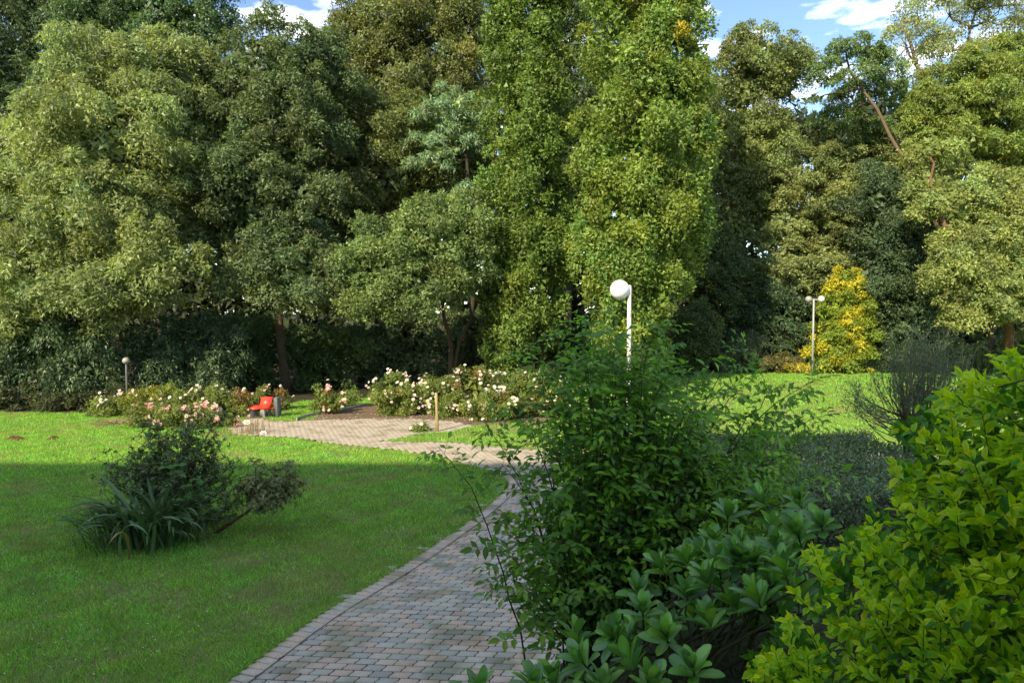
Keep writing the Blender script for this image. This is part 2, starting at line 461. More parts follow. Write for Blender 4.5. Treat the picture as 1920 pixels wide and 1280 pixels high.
# stray pavers half swallowed by the turf outside the border
for p, t in walk(EDGE, 0.19):
    if 9.0 < p[1] < 14.9 and random.random() < 0.45:
        n = np.array([t[1], -t[0]]); c = p - n * random.uniform(0.08, 0.17)
        pav.append((c[0], c[1], math.atan2(n[1], n[0]) + random.uniform(-0.7, 0.7), 20 + random.choice([0, 1, 1, 7, 2])))
pav = np.array(pav)
px_, py_, dep_ = proj(np.c_[pav[:, 0], pav[:, 1], g(pav[:, 0], pav[:, 1])])
vis = (px_ > -20) & (py_ < 1300) & (dep_ > 1)
hid = (px_ > 985 - 0.12 * (1280 - py_)) & (py_ > 900)            # under the bushes
score = np.where(vis & ~hid, 1 / np.maximum(dep_, 0.1), 0)
pick = set(np.argsort(-score)[:300].tolist())
jb = MB()
for i, (x, y, r, t) in enumerate(pav):
    t = int(t); lvl = t // 10; t %= 10
    z = float(g(x, y)) + random.uniform(-0.002, 0.002) + (0.0, 0.0065, -0.012)[lvl]
    tx, ty = random.uniform(-0.012, 0.012), random.uniform(-0.012, 0.012)
    r2 = r + random.uniform(-0.012, 0.012)
    if i in pick:
        o = obj('paver', PV[t][0], path); o.location = (x, y, z); o.rotation_euler = (tx, ty, r2)
    else:
        V = PV[t][1] * (np.array([1.055, 1.09, 0.25]) if y > 15.5 else np.ones(3)); ca, sa = math.cos(r2), math.sin(r2)
        W = np.c_[V[:, 0] * ca - V[:, 1] * sa + x, V[:, 0] * sa + V[:, 1] * ca + y, V[:, 2] + z + V[:, 1] * tx]
        k = 8
        c = np.array(tones[t]) * random.uniform(0.85, 1.12)
        if y > 15.5: c = 0.2 * c + 0.8 * np.array([0.37, 0.32, 0.255])
        jb.V.append(W); jb.Q.append(PV[t][2] + jb.n); jb.T.append(PV[t][3] + jb.n); jb.C.append(np.tile(c, (len(W), 1))); jb.n += len(W)
me = mesh_np('pavers', np.vstack(jb.V), [np.vstack(jb.Q), np.vstack(jb.T)], M['paver'], np.vstack(jb.C))
obj('pavers', me, path, kind='stuff')

# mossy joint line between the border course and the field
E2 = smooth_line(LEFTa[1:BORDER_END + 2]); tt_ = norm(np.gradient(E2, axis=0)); nn_ = np.stack([tt_[:, 1], -tt_[:, 0]], -1)
A_, B_ = E2 + nn_ * 0.234, E2 + nn_ * 0.247
V = np.vstack([np.c_[A_, g(A_[:, 0], A_[:, 1]) + 0.0085], np.c_[B_, g(B_[:, 0], B_[:, 1]) + 0.0085]]); k = len(E2)
obj('joint_line', mesh_np('joint_line', V, np.array([[i, i + 1, k + i + 1, k + i] for i in range(k - 1)]), M['joint']), path)

# kerb at the back of the plaza
kb = thing('kerb_edging', 'low stone kerb between the rose bed and the grass by the red chair', 'kerb', (*gp(580, 781)[:2], 0))
kp = [gp(*p) for p in ((556, 788), (578, 781), (600, 776), (640, 769), (690, 760))]
for a, b in zip(kp[:-1], kp[1:]):
    m = MB(); c = (a + b) / 2 - np.array([*gp(580, 781)[:2], 0]); L = np.linalg.norm(b - a)
    m.box((c[0], c[1], c[2] + 0.03), (L - 0.012, 0.07, 0.16), math.atan2(b[1] - a[1], b[0] - a[0]), bev=0.01)
    obj('kerb_stone', m.mesh('kerb_stone', M['concrete']), kb)

# ------------------------------------------------------------------ grass blades
def lawn_noise(x, y, f, s=0.0):
    return 0.5 + 0.25 * (np.sin(x * f + 1.7 * np.sin(y * f * 0.8 + s)) + np.sin(y * f * 1.15 + 1.9 * np.sin(x * f * 0.7 + 2 * s)))
def blades(n_target, ylo, yhi, xlo, xhi, poly, seed):
    r = np.random.default_rng(seed)
    x = r.uniform(xlo, xhi, n_target); y = r.uniform(ylo, yhi, n_target)
    wid = 0.0036 + 0.00056 * y; hgt = 0.044 + 0.0006 * y          # fewer, broader blades further off
    half = (y * 0.80 + 1.2)
    k = (np.abs(x) < half) & (r.random(n_target) < (0.0066 / wid) ** 1.7)
    x, y, wid, hgt = x[k], y[k], wid[k], hgt[k]
    k = inside(poly, x, y); wid, hgt = wid[k], hgt[k]
    x, y = x[k], y[k]; n = len(x)
    cl = lawn_noise(x, y, 2.3, 0.4) * 0.6 + lawn_noise(x, y, 7.0, 1.1) * 0.4
    tuft = np.clip((lawn_noise(x, y, 11.0, 0.9) * 0.5 + lawn_noise(x, y, 4.1, 2.0) * 0.5 - 0.45) * 3, 0, 1)
    h = hgt * (0.6 + 0.8 * r.random(n)) * (0.55 + 0.6 * cl + 0.7 * tuft)
    w = wid * (0.7 + 0.6 * r.random(n))
    th = r.uniform(0, 2 * math.pi, n); lean = r.uniform(0.15, 1.2, n) * h; la = r.uniform(0, 2 * math.pi, n)
    z = g(x, y) - 0.012
    b = np.stack([x, y, z], -1); s = np.stack([np.cos(th) * w, np.sin(th) * w, np.zeros(n)], -1) / 2
    tip = b + np.stack([np.cos(la) * lean, np.sin(la) * lean, h], -1)
    V = np.stack([b - s, b + s, tip], 1).reshape(-1, 3)
    T = np.arange(3 * n).reshape(-1, 3)
    dry = (lawn_noise(x, y, 1.1, 2.2) * 0.5 + lawn_noise(x, y, 3.7, 0.3) * 0.5)
    c = jit((0.240, 0.485, 0.068), n, 0.36, 0.14, r)
    mixd = np.clip((dry - 0.58) * 4.0, 0, 0.75)[:, None] * r.random((n, 1))
    c = c * (1 - mixd) + np.array([0.40, 0.34, 0.15]) * mixd
    bluish = np.clip((cl - 0.6) * 2.0, 0, 0.5)[:, None]
    c = c * (0.84 + 0.3 * lawn_noise(x, y, 5.3, 3.1))[:, None]
    c = c * (1 - bluish) + c * np.array([0.75, 1.0, 1.25]) * bluish
    return V, T, np.repeat(c, 3, 0)
GV, GT, GC = [], [], []; off = 0
for spec in ((1900000, 5.4, 30.0, -24, 1, LAWN, 1), (1350000, 18.2, 37, -4, 30, LAWN_R, 4)):
    V, T, C = blades(*spec); GV.append(V); GT.append(T + off); GC.append(C); off += len(V)
    print('blades', len(T))
# coarser tufts and weeds standing out of the mown grass
r = np.random.default_rng(77); tv, tc = [], []
for _ in range(520):
    py = 905 + 375 * r.random(); p = gp(r.uniform(0, 900), py)
    if not inside(np.array(LAWN), p[:1], p[1:2])[0]: continue
    if lawn_noise(p[0], p[1], 0.9, 1.4) < 0.42: continue
    c0 = np.array((0.22, 0.40, 0.045)) * r.uniform(0.75, 1.35) * (np.array((1.25, 1.0, 0.9)) if r.random() < 0.35 else 1)
    for _k in range(r.integers(9, 22)):
        a = r.uniform(0, 6.3); ln = r.uniform(0.04, 0.10); w = r.uniform(0.006, 0.014); q = p + np.array([r.normal() * 0.03, r.normal() * 0.03, -0.012])
        e = np.array([math.cos(a), math.sin(a), 0]); sd_ = np.array([-math.sin(a), math.cos(a), 0]) * w / 2
        tv.append(np.stack([q - sd_, q + sd_, q + e * ln * 0.8 + np.array([0, 0, ln * r.uniform(0.25, 0.9)])])); tc.append(np.tile(c0 * r.uniform(0.8, 1.2), (3, 1)))
for p2, t2 in walk(EDGE, 0.035):                     # turf creeping over the border
    if lawn_noise(p2[0], p2[1], 6.0, 0.7) < 0.40: continue
    n2 = np.array([t2[1], -t2[0]]); c0 = np.array((0.24, 0.42, 0.05)) * r.uniform(0.7, 1.3)
    for _k in range(7):
        q2 = p2 + n2 * r.normal(-0.01, 0.03); q = np.array([q2[0], q2[1], float(g(q2[0], q2[1])) - 0.005]); ln = r.uniform(0.03, 0.085); w = r.uniform(0.006, 0.012)
        a = math.atan2(n2[1], n2[0]) + r.normal() * 0.9; e = np.array([math.cos(a), math.sin(a), 0]); sd_ = np.array([-math.sin(a), math.cos(a), 0]) * w / 2
        tv.append(np.stack([q - sd_, q + sd_, q + e * ln * r.uniform(0.3, 1) + np.array([0, 0, ln * r.uniform(0.3, 0.9)])])); tc.append(np.tile(c0, (3, 1)))
tv = np.vstack(tv); GV.append(tv); GT.append(np.arange(len(tv)).reshape(-1, 3) + off); GC.append(np.vstack(tc)); off += len(tv)
gr = obj('grass', mesh_np('grass', np.vstack(GV), np.vstack(GT), M['grass'], np.vstack(GC)), kind='stuff')
tag(gr, 'short mown grass blades covering the lawns on both sides of the path', 'grass')

# fallen leaves on the lawn and path
fm = MB(); r = np.random.default_rng(29)
for _ in range(150):
    p = gp(r.uniform(0, 980), r.uniform(900, 1278)); on = inside(np.array(PATH), p[:1], p[1:2])[0]
    if on and r.random() < 0.6: continue
    s_ = r.uniform(0.018, 0.035); a = r.uniform(0, 6.3); z = 0.012 if on else 0.038
    d = np.array([math.cos(a), math.sin(a), r.normal() * 0.2]); n = np.array([-math.sin(a), math.cos(a), r.normal() * 0.2])
    p = p + np.array([0, 0, z])
    fm.add([p - d * s_, p + n * s_ * 0.5, p + d * s_ + np.array([0, 0, 0.006]), p - n * s_ * 0.5], [[0, 1, 2, 3]], None, jit((0.20, 0.13, 0.055) if r.random() < 0.7 else (0.34, 0.28, 0.05), 1, 0.25, 0.1, r)[0])
o = obj('fallen_leaves', fm.mesh('fallen_leaves', M['petal']), kind='stuff'); tag(o, 'small brown and yellow fallen leaves on the near lawn and path', 'leaves')

# daisies in the near lawn
dm = MB(); r = np.random.default_rng(19)
for _ in range(230):
    p = gp(r.uniform(0, 760), r.uniform(905, 1275))
    if not inside(np.array(LAWN), np.array([p[0]]), np.array([p[1]]))[0] or lawn_noise(p[0], p[1], 1.3, 0.2) < 0.45: continue
    s_ = r.uniform(0.007, 0.012); a = np.arange(6) * math.pi / 3 + r.random(); z = r.uniform(0.035, 0.06)
    V = np.vstack([p + np.array([0, 0, z + 0.003]), np.c_[p[0] + s_ * np.cos(a), p[1] + s_ * np.sin(a), np.full(6, p[2] + z)]])
    dm.add(V, None, [[0, 1 + k, 1 + (k + 1) % 6] for k in range(6)], (0.75, 0.74, 0.70))
o = obj('daisies', dm.mesh('daisies', M['petal']), kind='stuff'); tag(o, 'tiny white daisies dotted over the shaded near lawn', 'daisies')

# ------------------------------------------------------------------ foliage generators
def diamonds(pos, d, nrm, L, W, cols, fold=0.12, bend=0.15):
    """one folded diamond per leaf"""
    n = len(pos); d = norm(d); s = norm(np.cross(nrm, d)); u = np.cross(d, s)
    L = np.broadcast_to(L, (n,))[:, None]; W = np.broadcast_to(W, (n,))[:, None]
    mid = pos + d * L * 0.48 + u * W * fold
    V = np.stack([pos, mid + s * W * 0.5, pos + d * L - u * L * bend, mid - s * W * 0.5], 1).reshape(-1, 3)
    Q = np.arange(4 * n).reshape(-1, 4)
    return V, Q, np.repeat(cols, 4, 0)

def tris(pos, d, nrm, L, W, cols):
    """one pointed leaf face each, for foliage a few pixels across"""
    n = len(pos); d = norm(d); s = norm(np.cross(nrm, d))
    L = np.broadcast_to(L, (n,))[:, None]; W = np.broadcast_to(W, (n,))[:, None]
    V = np.stack([pos - s * W * 0.5, pos + s * W * 0.5, pos + d * L], 1).reshape(-1, 3)
    return V, np.arange(3 * n).reshape(-1, 3), np.repeat(cols, 3, 0)

def crown(lobes, lai, clump, leaf, col, seed, elong=1.0, droop=0.2, upb=0.5, core=1.0, aspect=0.55, back=0.3,
          vary=0.22, accent=None, acc_p=0.0, hue=0.05, flat=0.75, rough_out=0.16, fill=0.55, bury=0.74):
    """lobes: (x,y,z,rx,ry,rz). leaf domes spread over the skin of the joined lobes, plus coarser inner foliage"""
    r = np.random.default_rng(seed); Ps, Ds, Ns, Cs, Ls = [], [], [], [], []
    cents = []; LA = np.array(lobes, float)
    for li, (x, y, z, rx, ry, rz) in enumerate(lobes):
        area = 4 * math.pi * ((rx * ry) ** 1.6 / 3 + (rx * rz) ** 1.6 / 3 + (ry * rz) ** 1.6 / 3) ** (1 / 1.6)
        nc = max(5, int(area * fill / (clump * clump * 1.6)))
        dd = rsphere(nc, r)
        keep = r.random(nc) < np.where(dd[:, 1] < 0.3, 1.0, back) * np.where(dd[:, 2] < -0.6, 0.5, 1.0)
        dd = dd[keep]
        rad = 1 + r.normal(size=(len(dd), 1)) * rough_out - 0.06
        cc = np.array([x, y, z]) + dd * rad * np.array([rx, ry, rz])
        q = ((cc[:, None] - LA[None, :, :3]) / LA[None, :, 3:]) ** 2
        q = np.sqrt(q.sum(-1)); q[:, li] = 9
        kp = q.min(1) > bury if len(LA) > 1 else np.ones(len(cc), bool)
        if kp.sum() < 3: kp[:3] = True
        cc, dd = cc[kp], dd[kp]
        cents.append((cc, dd)); k = len(cc)
        cs = clump * np.clip(np.exp(r.normal(size=k) * 0.38), 0.45, 1.9)
        cnt = np.maximum(5, (lai * 5.0 * cs * cs * elong / (leaf * leaf * aspect * 0.5)).astype(int))
        idx = np.repeat(np.arange(k), cnt); tot = len(idx); cs = cs[idx][:, None]; od = dd[idx]
        u = norm(r.normal(size=(tot, 3)) * 0.9 + od * 0.55 + np.array([0, 0, 0.45]))
        sh = (0.5 + 0.6 * r.random((tot, 1)) ** 0.7) * (1 + 0.25 * np.sin(u[:, :1] * 7 + u[:, 2:] * 5 + idx[:, None]))
        o = u * cs * sh * np.array([1, 1, flat * elong])
        lat2 = (o[:, :2] ** 2).sum(-1, keepdims=True)
        o[:, 2:] -= droop * 0.6 * lat2 / np.maximum(cs, 0.1)
        pos = cc[idx] + o
        d = norm(u * 0.35 + r.normal(size=(tot, 3)) * 0.75 + np.array([0, 0, -droop]))
        nn = norm(u * 0.8 + np.array([0, 0, upb * 0.6]) + r.normal(size=(tot, 3)) * 0.5)
        cv = jit(col, k, vary * 0.7, hue, r)[idx]
        if accent is not None:
            ac = (r.random(k) < acc_p)[idx]; cv[ac] = np.asarray(accent) * (0.8 + 0.4 * r.random((ac.sum(), 1)))
        cv = cv * np.clip(1 + r.normal(size=(tot, 1)) * vary, 0.4, 1.8)
        Ps.append(pos); Ds.append(d); Ns.append(nn); Cs.append(cv); Ls.append(leaf * (0.7 + 0.6 * r.random(tot)))
        big = max(leaf * 1.7, min(0.36, 0.4 * min(rx, rz)))
        ni = int(core * area * 0.55 * 1.5 / (big * big * 0.4))
        if ni:
            e = rsphere(ni, r)
            p = e * (0.48 + 0.24 * r.random((ni, 1))) * np.array([rx, ry, rz]) + np.array([x, y, z])
            Ps.append(p); Ds.append(norm(r.normal(size=(ni, 3)))); Ns.append(norm(e + r.normal(size=(ni, 3)) * 0.4)); Cs.append(jit(col, ni, vary, hue, r)); Ls.append(np.full(ni, big))
    P = np.vstack(Ps); L = np.concatenate(Ls)
    V, Q, C = tris(P, np.vstack(Ds), np.vstack(Ns), L, L * aspect * np.where(L > leaf * 1.5, 1.6, 1.0), np.clip(np.vstack(Cs), 0.002, 0.9))
    return V, Q, C, cents

NLEAF = [0]
def lobes_px(lst, Y):
    """(px, py, rx, ry[, dY[, depth ratio]]) in photo pixels at distance Y -> world ellipsoids"""
    out = []
    for l in lst:
        dY = l[4] if len(l) > 4 else 0; kd = l[5] if len(l) > 5 else 0.85
        y = Y + dY; c = at(l[0], l[1], y); s = y / F
        out.append((c[0], c[1], c[2], l[2] * s, (l[2] + l[3]) * 0.5 * s * kd, l[3] * s))
    return out

def bend_line(a, b, n=6, wob=0.04, rng=RNG):
    a = np.asarray(a, float); b = np.asarray(b, float)
    t = np.linspace(0, 1, n)[:, None]; L = np.linalg.norm(b - a)
    P = a + (b - a) * t; w = rng.normal(size=(n, 3)) * wob * L; w[0] = 0; w[-1] = 0
    return P + w

def tree(name, label, Y, lobes, trunks, col, leaf=0.17, lai=1.7, clump=0.75, seed=1, bark=(0.10, 0.085, 0.065), r0=0.2,
         limbs=True, cat='tree', group=None, mat='tree_leaf', limb_r=0.09, twigs=2, **kw):
    """trunks: list of pixel polylines (px, py[, dY]); first point of the first one is the foot"""
    LB = lobes_px(lobes, Y); col = (1.50 * col[0], 1.55 * col[1], 1.55 * col[2]); leaf *= 0.82; clump *= 0.82; lai *= 0.76
    f = trunks[0][0]; fp = at(f[0], f[1], Y + (f[2] if len(f) > 2 else 0))
    base = np.array([fp[0], fp[1], float(g(fp[0], fp[1]))])
    root = thing(name, label, cat, base, group)
    V, Q, C, cents = crown(LB, lai, clump, leaf, col, seed, **kw)
    NLEAF[0] += len(Q); print('LV', name, len(Q))
    tm = MB(); bmb = MB(); tops = []
    for ti, tr in enumerate(trunks):
        P = np.array([at(p[0], p[1], Y + (p[2] if len(p) > 2 else 0)) for p in tr])
        if ti == 0 or abs(P[0][2] - base[2]) < 1.0: P[0][2] = float(g(P[0][0], P[0][1])) - 0.05
        Pp = [P[0]]
        for i in range(len(P) - 1):
            seg = bend_line(P[i], P[i + 1], 5, 0.012); Pp += list(seg[1:])
        Pp = np.array(Pp); tt = np.linspace(0, 1, len(Pp))
        R = r0 * (1 if ti == 0 else 0.7) * (1 - 0.68 * tt); R[0] *= 1.35
        tm.tube(Pp, R, 9, np.array(bark)); tops.append(Pp)
    allp = np.vstack(tops)
    if limbs:
        for (cc, dd), lb in zip(cents, LB):
            c = np.array(lb[:3])
            lower = allp[allp[:, 2] < c[2] + 0.3]
            if len(lower) == 0: lower = allp[:1]
            s = lower[np.argmin(np.linalg.norm(lower - c, axis=1) - 0.35 * lower[:, 2])]
            bmb.tube(bend_line(s, c, 6, 0.05), np.linspace(limb_r, limb_r * 0.5, 6), 6, np.array(bark))
            idx = RNG.permutation(len(cc))[:max(3, int(len(cc) * 0.25 * twigs / 2))]
            for k in idx:
                bmb.tube(bend_line(c, cc[k], 4, 0.06), np.linspace(limb_r * 0.45, 0.012, 4), 4, np.array(bark) * 1.05, cap=False)
    obj('trunk', tm.mesh('trunk', M['bark'], True, base), root)
    if bmb.n: obj('branches', bmb.mesh('branches', M['bark'], True, base), root, kind='stuff')
    obj('crown', mesh_np('crown', V - base, Q, M[mat], C), root, kind='stuff')
    return root

def shrub(name, label, Y, lobes, col, leaf=0.09, lai=1.5, clump=0.35, seed=1, mat='tree_leaf', cat='shrub', group=None, stems=7, stem_col=(0.09, 0.065, 0.045), foot=None, **kw):
    LB = lobes_px(lobes, Y); col = (1.3 * col[0], 1.4 * col[1], 1.25 * col[2])
    b = np.mean([l[:2] for l in LB], axis=0) if foot is None else np.array(foot[:2])
    base = np.array([b[0], b[1], float(g(b[0], b[1]))])
    root = thing(name, label, cat, base, group)
    V, Q, C, cents = crown(LB, lai * 0.85, clump, leaf, col, seed, **kw)
    NLEAF[0] += len(Q); print('LV', name, len(Q))
    lift = g(V[:, 0], V[:, 1]) + 0.01
    V[:, 2] = np.maximum(V[:, 2], lift)
    m = MB()
    for (cc, dd), lb in zip(cents, LB):
        c = np.array(lb[:3])
        for _ in range(stems):
            e = cc[RNG.integers(len(cc))]
            s0 = base + np.array([RNG.normal() * 0.12 + (c[0] - base[0]) * 0.5, RNG.normal() * 0.12 + (c[1] - base[1]) * 0.5, 0]); s0[2] = float(g(s0[0], s0[1])) - 0.04
            mid = (s0 + e) / 2 + np.array([0, 0, 0.12 * np.linalg.norm(e - s0)])
            m.tube([s0, mid, e], [0.022, 0.016, 0.007], 5, np.array(stem_col), cap=False)
    obj('stems', m.mesh('stems', M['twig'], True, base), root, kind='stuff')
    obj('foliage', mesh_np('foliage', V - base, Q, M[mat], C), root, kind='stuff')
    root['_c'] = 0; del root['_c']
    return root, cents

# ------------------------------------------------------------------ trees
ASH = (0.150, 0.182, 0.070)
tree('ash_tree', 'big pale green ash with a rounded crown at the left edge of the wood', 31,
     [(205, 150, 105, 80, 0), (110, 270, 90, 100, -0.5), (215, 280, 120, 130, -1.5), (320, 230, 80, 120, 0.5), (60, 360, 60, 90, 0), (160, 420, 110, 110, -2.5),
      (75, 500, 85, 80, -3), (270, 420, 80, 90, -1), (300, 490, 75, 70, -3.5), (190, 540, 100, 65, -3.5), (340, 150, 55, 60, 1), (45, 590, 60, 45, -3), (370, 330, 50, 80, 1.5)],
     [[(228, 735, 1.5), (224, 600, 1), (228, 430, 0), (230, 200, 0)], [(228, 560, 1), (250, 420, 0), (290, 250, 0)], [(225, 560, 1), (200, 400, 0), (120, 280, 0)]],
     ASH, leaf=0.22, lai=1.45, clump=0.62, seed=11, droop=0.55, upb=0.5, aspect=0.42, bark=(0.16, 0.12, 0.07), r0=0.17, core=1.0)
tree('alder_tree', 'dark grey-green tree with a tall slim bare trunk behind the red chair', 33,
     [(505, 130, 90, 75, 0), (455, 230, 65, 110, 0.5), (545, 240, 85, 120, -0.5), (480, 370, 85, 100, -1.5), (570, 390, 75, 100, -1), (440, 450, 55, 80, -1), (520, 500, 85, 65, -3),
      (590, 540, 65, 60, -3.5), (610, 130, 45, 60, 1), (420, 350, 40, 90, 1)],
     [[(537, 738, 0.5), (528, 650, 0), (519, 560, 0), (512, 400, 0), (505, 160, 0)]],
     (0.080, 0.110, 0.046), leaf=0.19, lai=1.45, clump=0.62, seed=12, droop=0.4, bark=(0.15, 0.115, 0.07), r0=0.27)
tree('oak_tree', 'tall brownish green oak rising behind the middle of the wood', 41,
     [(700, 90, 75, 80), (790, 30, 85, 80), (870, 60, 65, 100), (740, 170, 85, 70, -1), (840, 150, 70, 60, -1), (650, 150, 55, 60), (640, 60, 15, 25), (680, 30, 35, 35), (790, -60, 110, 60)],
     [[(720, 690, 0), (725, 500, 0), (745, 250, 0), (770, 20, 0)]],
     (0.108, 0.122, 0.042), leaf=0.20, lai=1.45, clump=0.85, seed=13, bark=(0.09, 0.07, 0.05), r0=0.35, limb_r=0.14)
tree('hornbeam_tree', 'olive brown leafed tree filling the gap between the dark tree and the maple', 37,
     [(655, 260, 75, 80, 0), (735, 250, 80, 75, -0.5), (640, 370, 65, 85, -0.5), (720, 340, 80, 75, -1), (800, 320, 70, 70, 0), (680, 450, 70, 60, -2), (620, 470, 50, 70, -2), (880, 330, 40, 110, 1)],
     [[(676, 715, 0.5), (680, 600, 0), (690, 450, 0), (700, 280, 0)], [(708, 718, 0.8), (706, 600, 0.3), (715, 450, 0), (740, 280, 0)]],
     (0.108, 0.128, 0.042), leaf=0.19, lai=1.45, clump=0.70, seed=14, bark=(0.13, 0.095, 0.06), r0=0.2)
tree('maple_tree', 'low spreading maple with forked bare stems behind the white roses', 31,
     [(720, 500, 75, 55, -2.5), (810, 440, 75, 60, -2), (855, 500, 60, 70, -1.5), (770, 545, 60, 45, -3), (690, 470, 45, 45, -2), (865, 420, 45, 50, -1), (700, 560, 45, 35, -3)],
     [[(843, 712, 1), (846, 650, 0.8), (832, 592, 0.2), (815, 480, -1)], [(846, 705, 1), (862, 640, 0.8), (884, 596, 0.3), (865, 480, -1)]],
     (0.105, 0.145, 0.048), leaf=0.17, lai=1.45, clump=0.52, seed=15, bark=(0.12, 0.10, 0.055), r0=0.17)
tree('sumac_tree', 'pale blue-green feathery tree with flat tiers beside the columnar trees', 34.5,
     [(840, 190, 65, 22), (800, 215, 40, 14), (870, 230, 45, 25), (830, 265, 55, 18), (850, 395, 65, 25, -1.5), (880, 370, 40, 20, -1), (810, 300, 45, 16, -.5)],
     [[(885, 705, 1), (885, 500, 0.5), (875, 300, 0), (850, 195, 0)]],
     (0.150, 0.215, 0.115), leaf=0.26, lai=1.4, clump=0.5, seed=16, droop=0.9, aspect=0.3, upb=0.9, flat=0.4, core=0.35, bark=(0.08, 0.07, 0.05), r0=0.16)
def column(name, label, Y, x_of, w_of, top, bot, foot, seed, col, extra=(), n=150, **kw):
    r = np.random.default_rng(seed); L = []
    for _ in range(n):
        py = top + (bot - top) * r.random(); cx = x_of(py); w = w_of(py)
        u = r.uniform(-1, 1); dpt = -math.sqrt(max(0, 1 - u * u)) * r.choice([1, 1, 0.7, -0.7])
        L.append((cx + u * w * 0.80, py, max(10, w * r.uniform(0.16, 0.28)), r.uniform(40, 85), dpt * w * Y / F * r.uniform(0.7, 1.0), 0.45))
    L += list(extra)
    return tree(name, label, Y, L, [[foot, (foot[0] + 4, 480), (foot[0] + 10, 250), (foot[0] + 6, -200)]], col, seed=seed, limbs=False, **kw)
HB = (0.098, 0.145, 0.030)
column('columnar_hornbeam', 'left and narrower of the two tall columnar hornbeams', 31.5,
       lambda y: np.interp(y, [-250, 0, 200, 450, 690], [990, 988, 990, 992, 975]), lambda y: np.interp(y, [-250, 0, 200, 450, 600, 690], [46, 74, 82, 86, 74, 50]),
       -230, 668, (1012, 700, 0.5), 21, HB, leaf=0.18, lai=1.45, clump=0.46, elong=1.5, droop=0.0, upb=0.3, n=130, bark=(0.06, 0.05, 0.04), r0=0.24,
       aspect=0.6, core=0.2, hue=0.06, fill=0.24)
column('columnar_hornbeam', 'right and broader of the two tall columnar hornbeams, behind the near globe lamp', 29.5,
       lambda y: np.interp(y, [-250, 0, 200, 450, 690], [1200, 1205, 1215, 1195, 1165]), lambda y: np.interp(y, [-250, 0, 120, 260, 450, 600, 690], [80, 122, 132, 142, 118, 94, 58]),
       -230, 672, (1170, 702, 0.5), 22, (0.118, 0.165, 0.032), n=185, leaf=0.18, lai=1.45, clump=0.48, elong=1.5, droop=0.0, upb=0.3, bark=(0.06, 0.05, 0.04), r0=0.3,
       aspect=0.6, core=0.2, fill=0.22, accent=(0.36, 0.30, 0.02), acc_p=0.004, hue=0.1)
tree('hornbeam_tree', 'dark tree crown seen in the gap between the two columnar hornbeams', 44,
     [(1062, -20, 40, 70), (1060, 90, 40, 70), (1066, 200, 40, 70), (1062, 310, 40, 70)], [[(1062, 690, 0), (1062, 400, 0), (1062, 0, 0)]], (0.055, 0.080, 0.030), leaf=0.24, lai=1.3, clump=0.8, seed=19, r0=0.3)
tree('lime_tree', 'dark tall tree with ivy-clad trunk reaching past the top left corner', 47,
     [(50, 20, 70, 60), (120, 60, 60, 55), (15, 120, 45, 70), (90, 150, 60, 60), (40, 230, 60, 70), (150, 10, 50, 50), (40, -60, 110, 60), (10, 330, 50, 80), (120, 230, 30, 60, 1)],
     [[(62, 720, 0), (62, 400, 0), (60, 150, 0), (58, -60, 0)]], (0.060, 0.090, 0.045), leaf=0.24, lai=1.3, clump=0.9, seed=17, bark=(0.045, 0.04, 0.03), r0=0.6, droop=0.4)
tree('beech_tree', 'deep green tree top showing behind the pale ash at upper left', 44,
     [(215, 20, 60, 45), (300, 30, 75, 50), (380, 40, 50, 45), (250, 60, 60, 40), (410, 80, 28, 30), (300, -50, 130, 60), (160, 60, 40, 45)],
     [[(300, 715, 0), (300, 400, 0), (295, 60, 0)]], (0.070, 0.115, 0.050), leaf=0.22, lai=1.4, clump=0.8, seed=18, bark=(0.07, 0.06, 0.05), r0=0.4, droop=0.3)
tree('birch_tree', 'slim open-crowned tree right of the columnar hornbeams', 42,
     [(1425, 115, 65, 50), (1385, 160, 45, 55), (1460, 150, 45, 50), (1400, 240, 60, 50), (1450, 260, 50, 45), (1380, 330, 55, 60), (1430, 370, 55, 60), (1370, 430, 45, 60), (1400, 75, 25, 22)],
     [[(1395, 690, 0), (1395, 480, 0), (1405, 300, 0), (1420, 110, 0)], [(1397, 520, 0), (1370, 400, 0), (1385, 180, 0)]],
     (0.125, 0.150, 0.048), leaf=0.19, lai=1.4, clump=0.62, seed=23, bark=(0.15, 0.12, 0.08), r0=0.2, droop=0.35, core=0.9, rough_out=0.2)
tree('dark_trunk_tree', 'dark bare trunk and shaded foliage just right of the columnar hornbeams', 39,
     [(1330, 520, 50, 70), (1360, 560, 50, 60), (1300, 460, 40, 80, 1), (1350, 470, 35, 50, 1)],
     [[(1325, 690, 0), (1322, 560, 0), (1323, 440, -0.5), (1326, 330, -0.5)]], (0.060, 0.085, 0.030), leaf=0.18, lai=1.4, clump=0.6, seed=24, bark=(0.04, 0.033, 0.025), r0=0.32)
tree('leaning_robinia', 'feathery robinia with a long bare trunk leaning to the left', 38,
     [(1600, 92, 48, 22, -0.5), (1558, 114, 36, 20, -0.5), (1640, 122, 42, 24, 0.5), (1548, 152, 24, 16, 0), (1595, 140, 34, 18, -1.4), (1610, 172, 40, 20, 2), (1675, 178, 40, 26, 2.2), (1580, 215, 34, 18, 2), (1640, 245, 45, 24, 2.5), (1530, 185, 16, 10, 1)],
     [[(1800, 690, 0), (1768, 450, -2.0), (1700, 305, -2.4), (1645, 205, -1.6), (1592, 132, 0), (1585, 95, 0)]],
     (0.095, 0.140, 0.045), leaf=0.17, lai=1.4, clump=0.55, seed=25, bark=(0.17, 0.125, 0.08), r0=0.135, droop=0.6, flat=0.5, upb=0.7, core=0.35, aspect=0.45, limb_r=0.05)
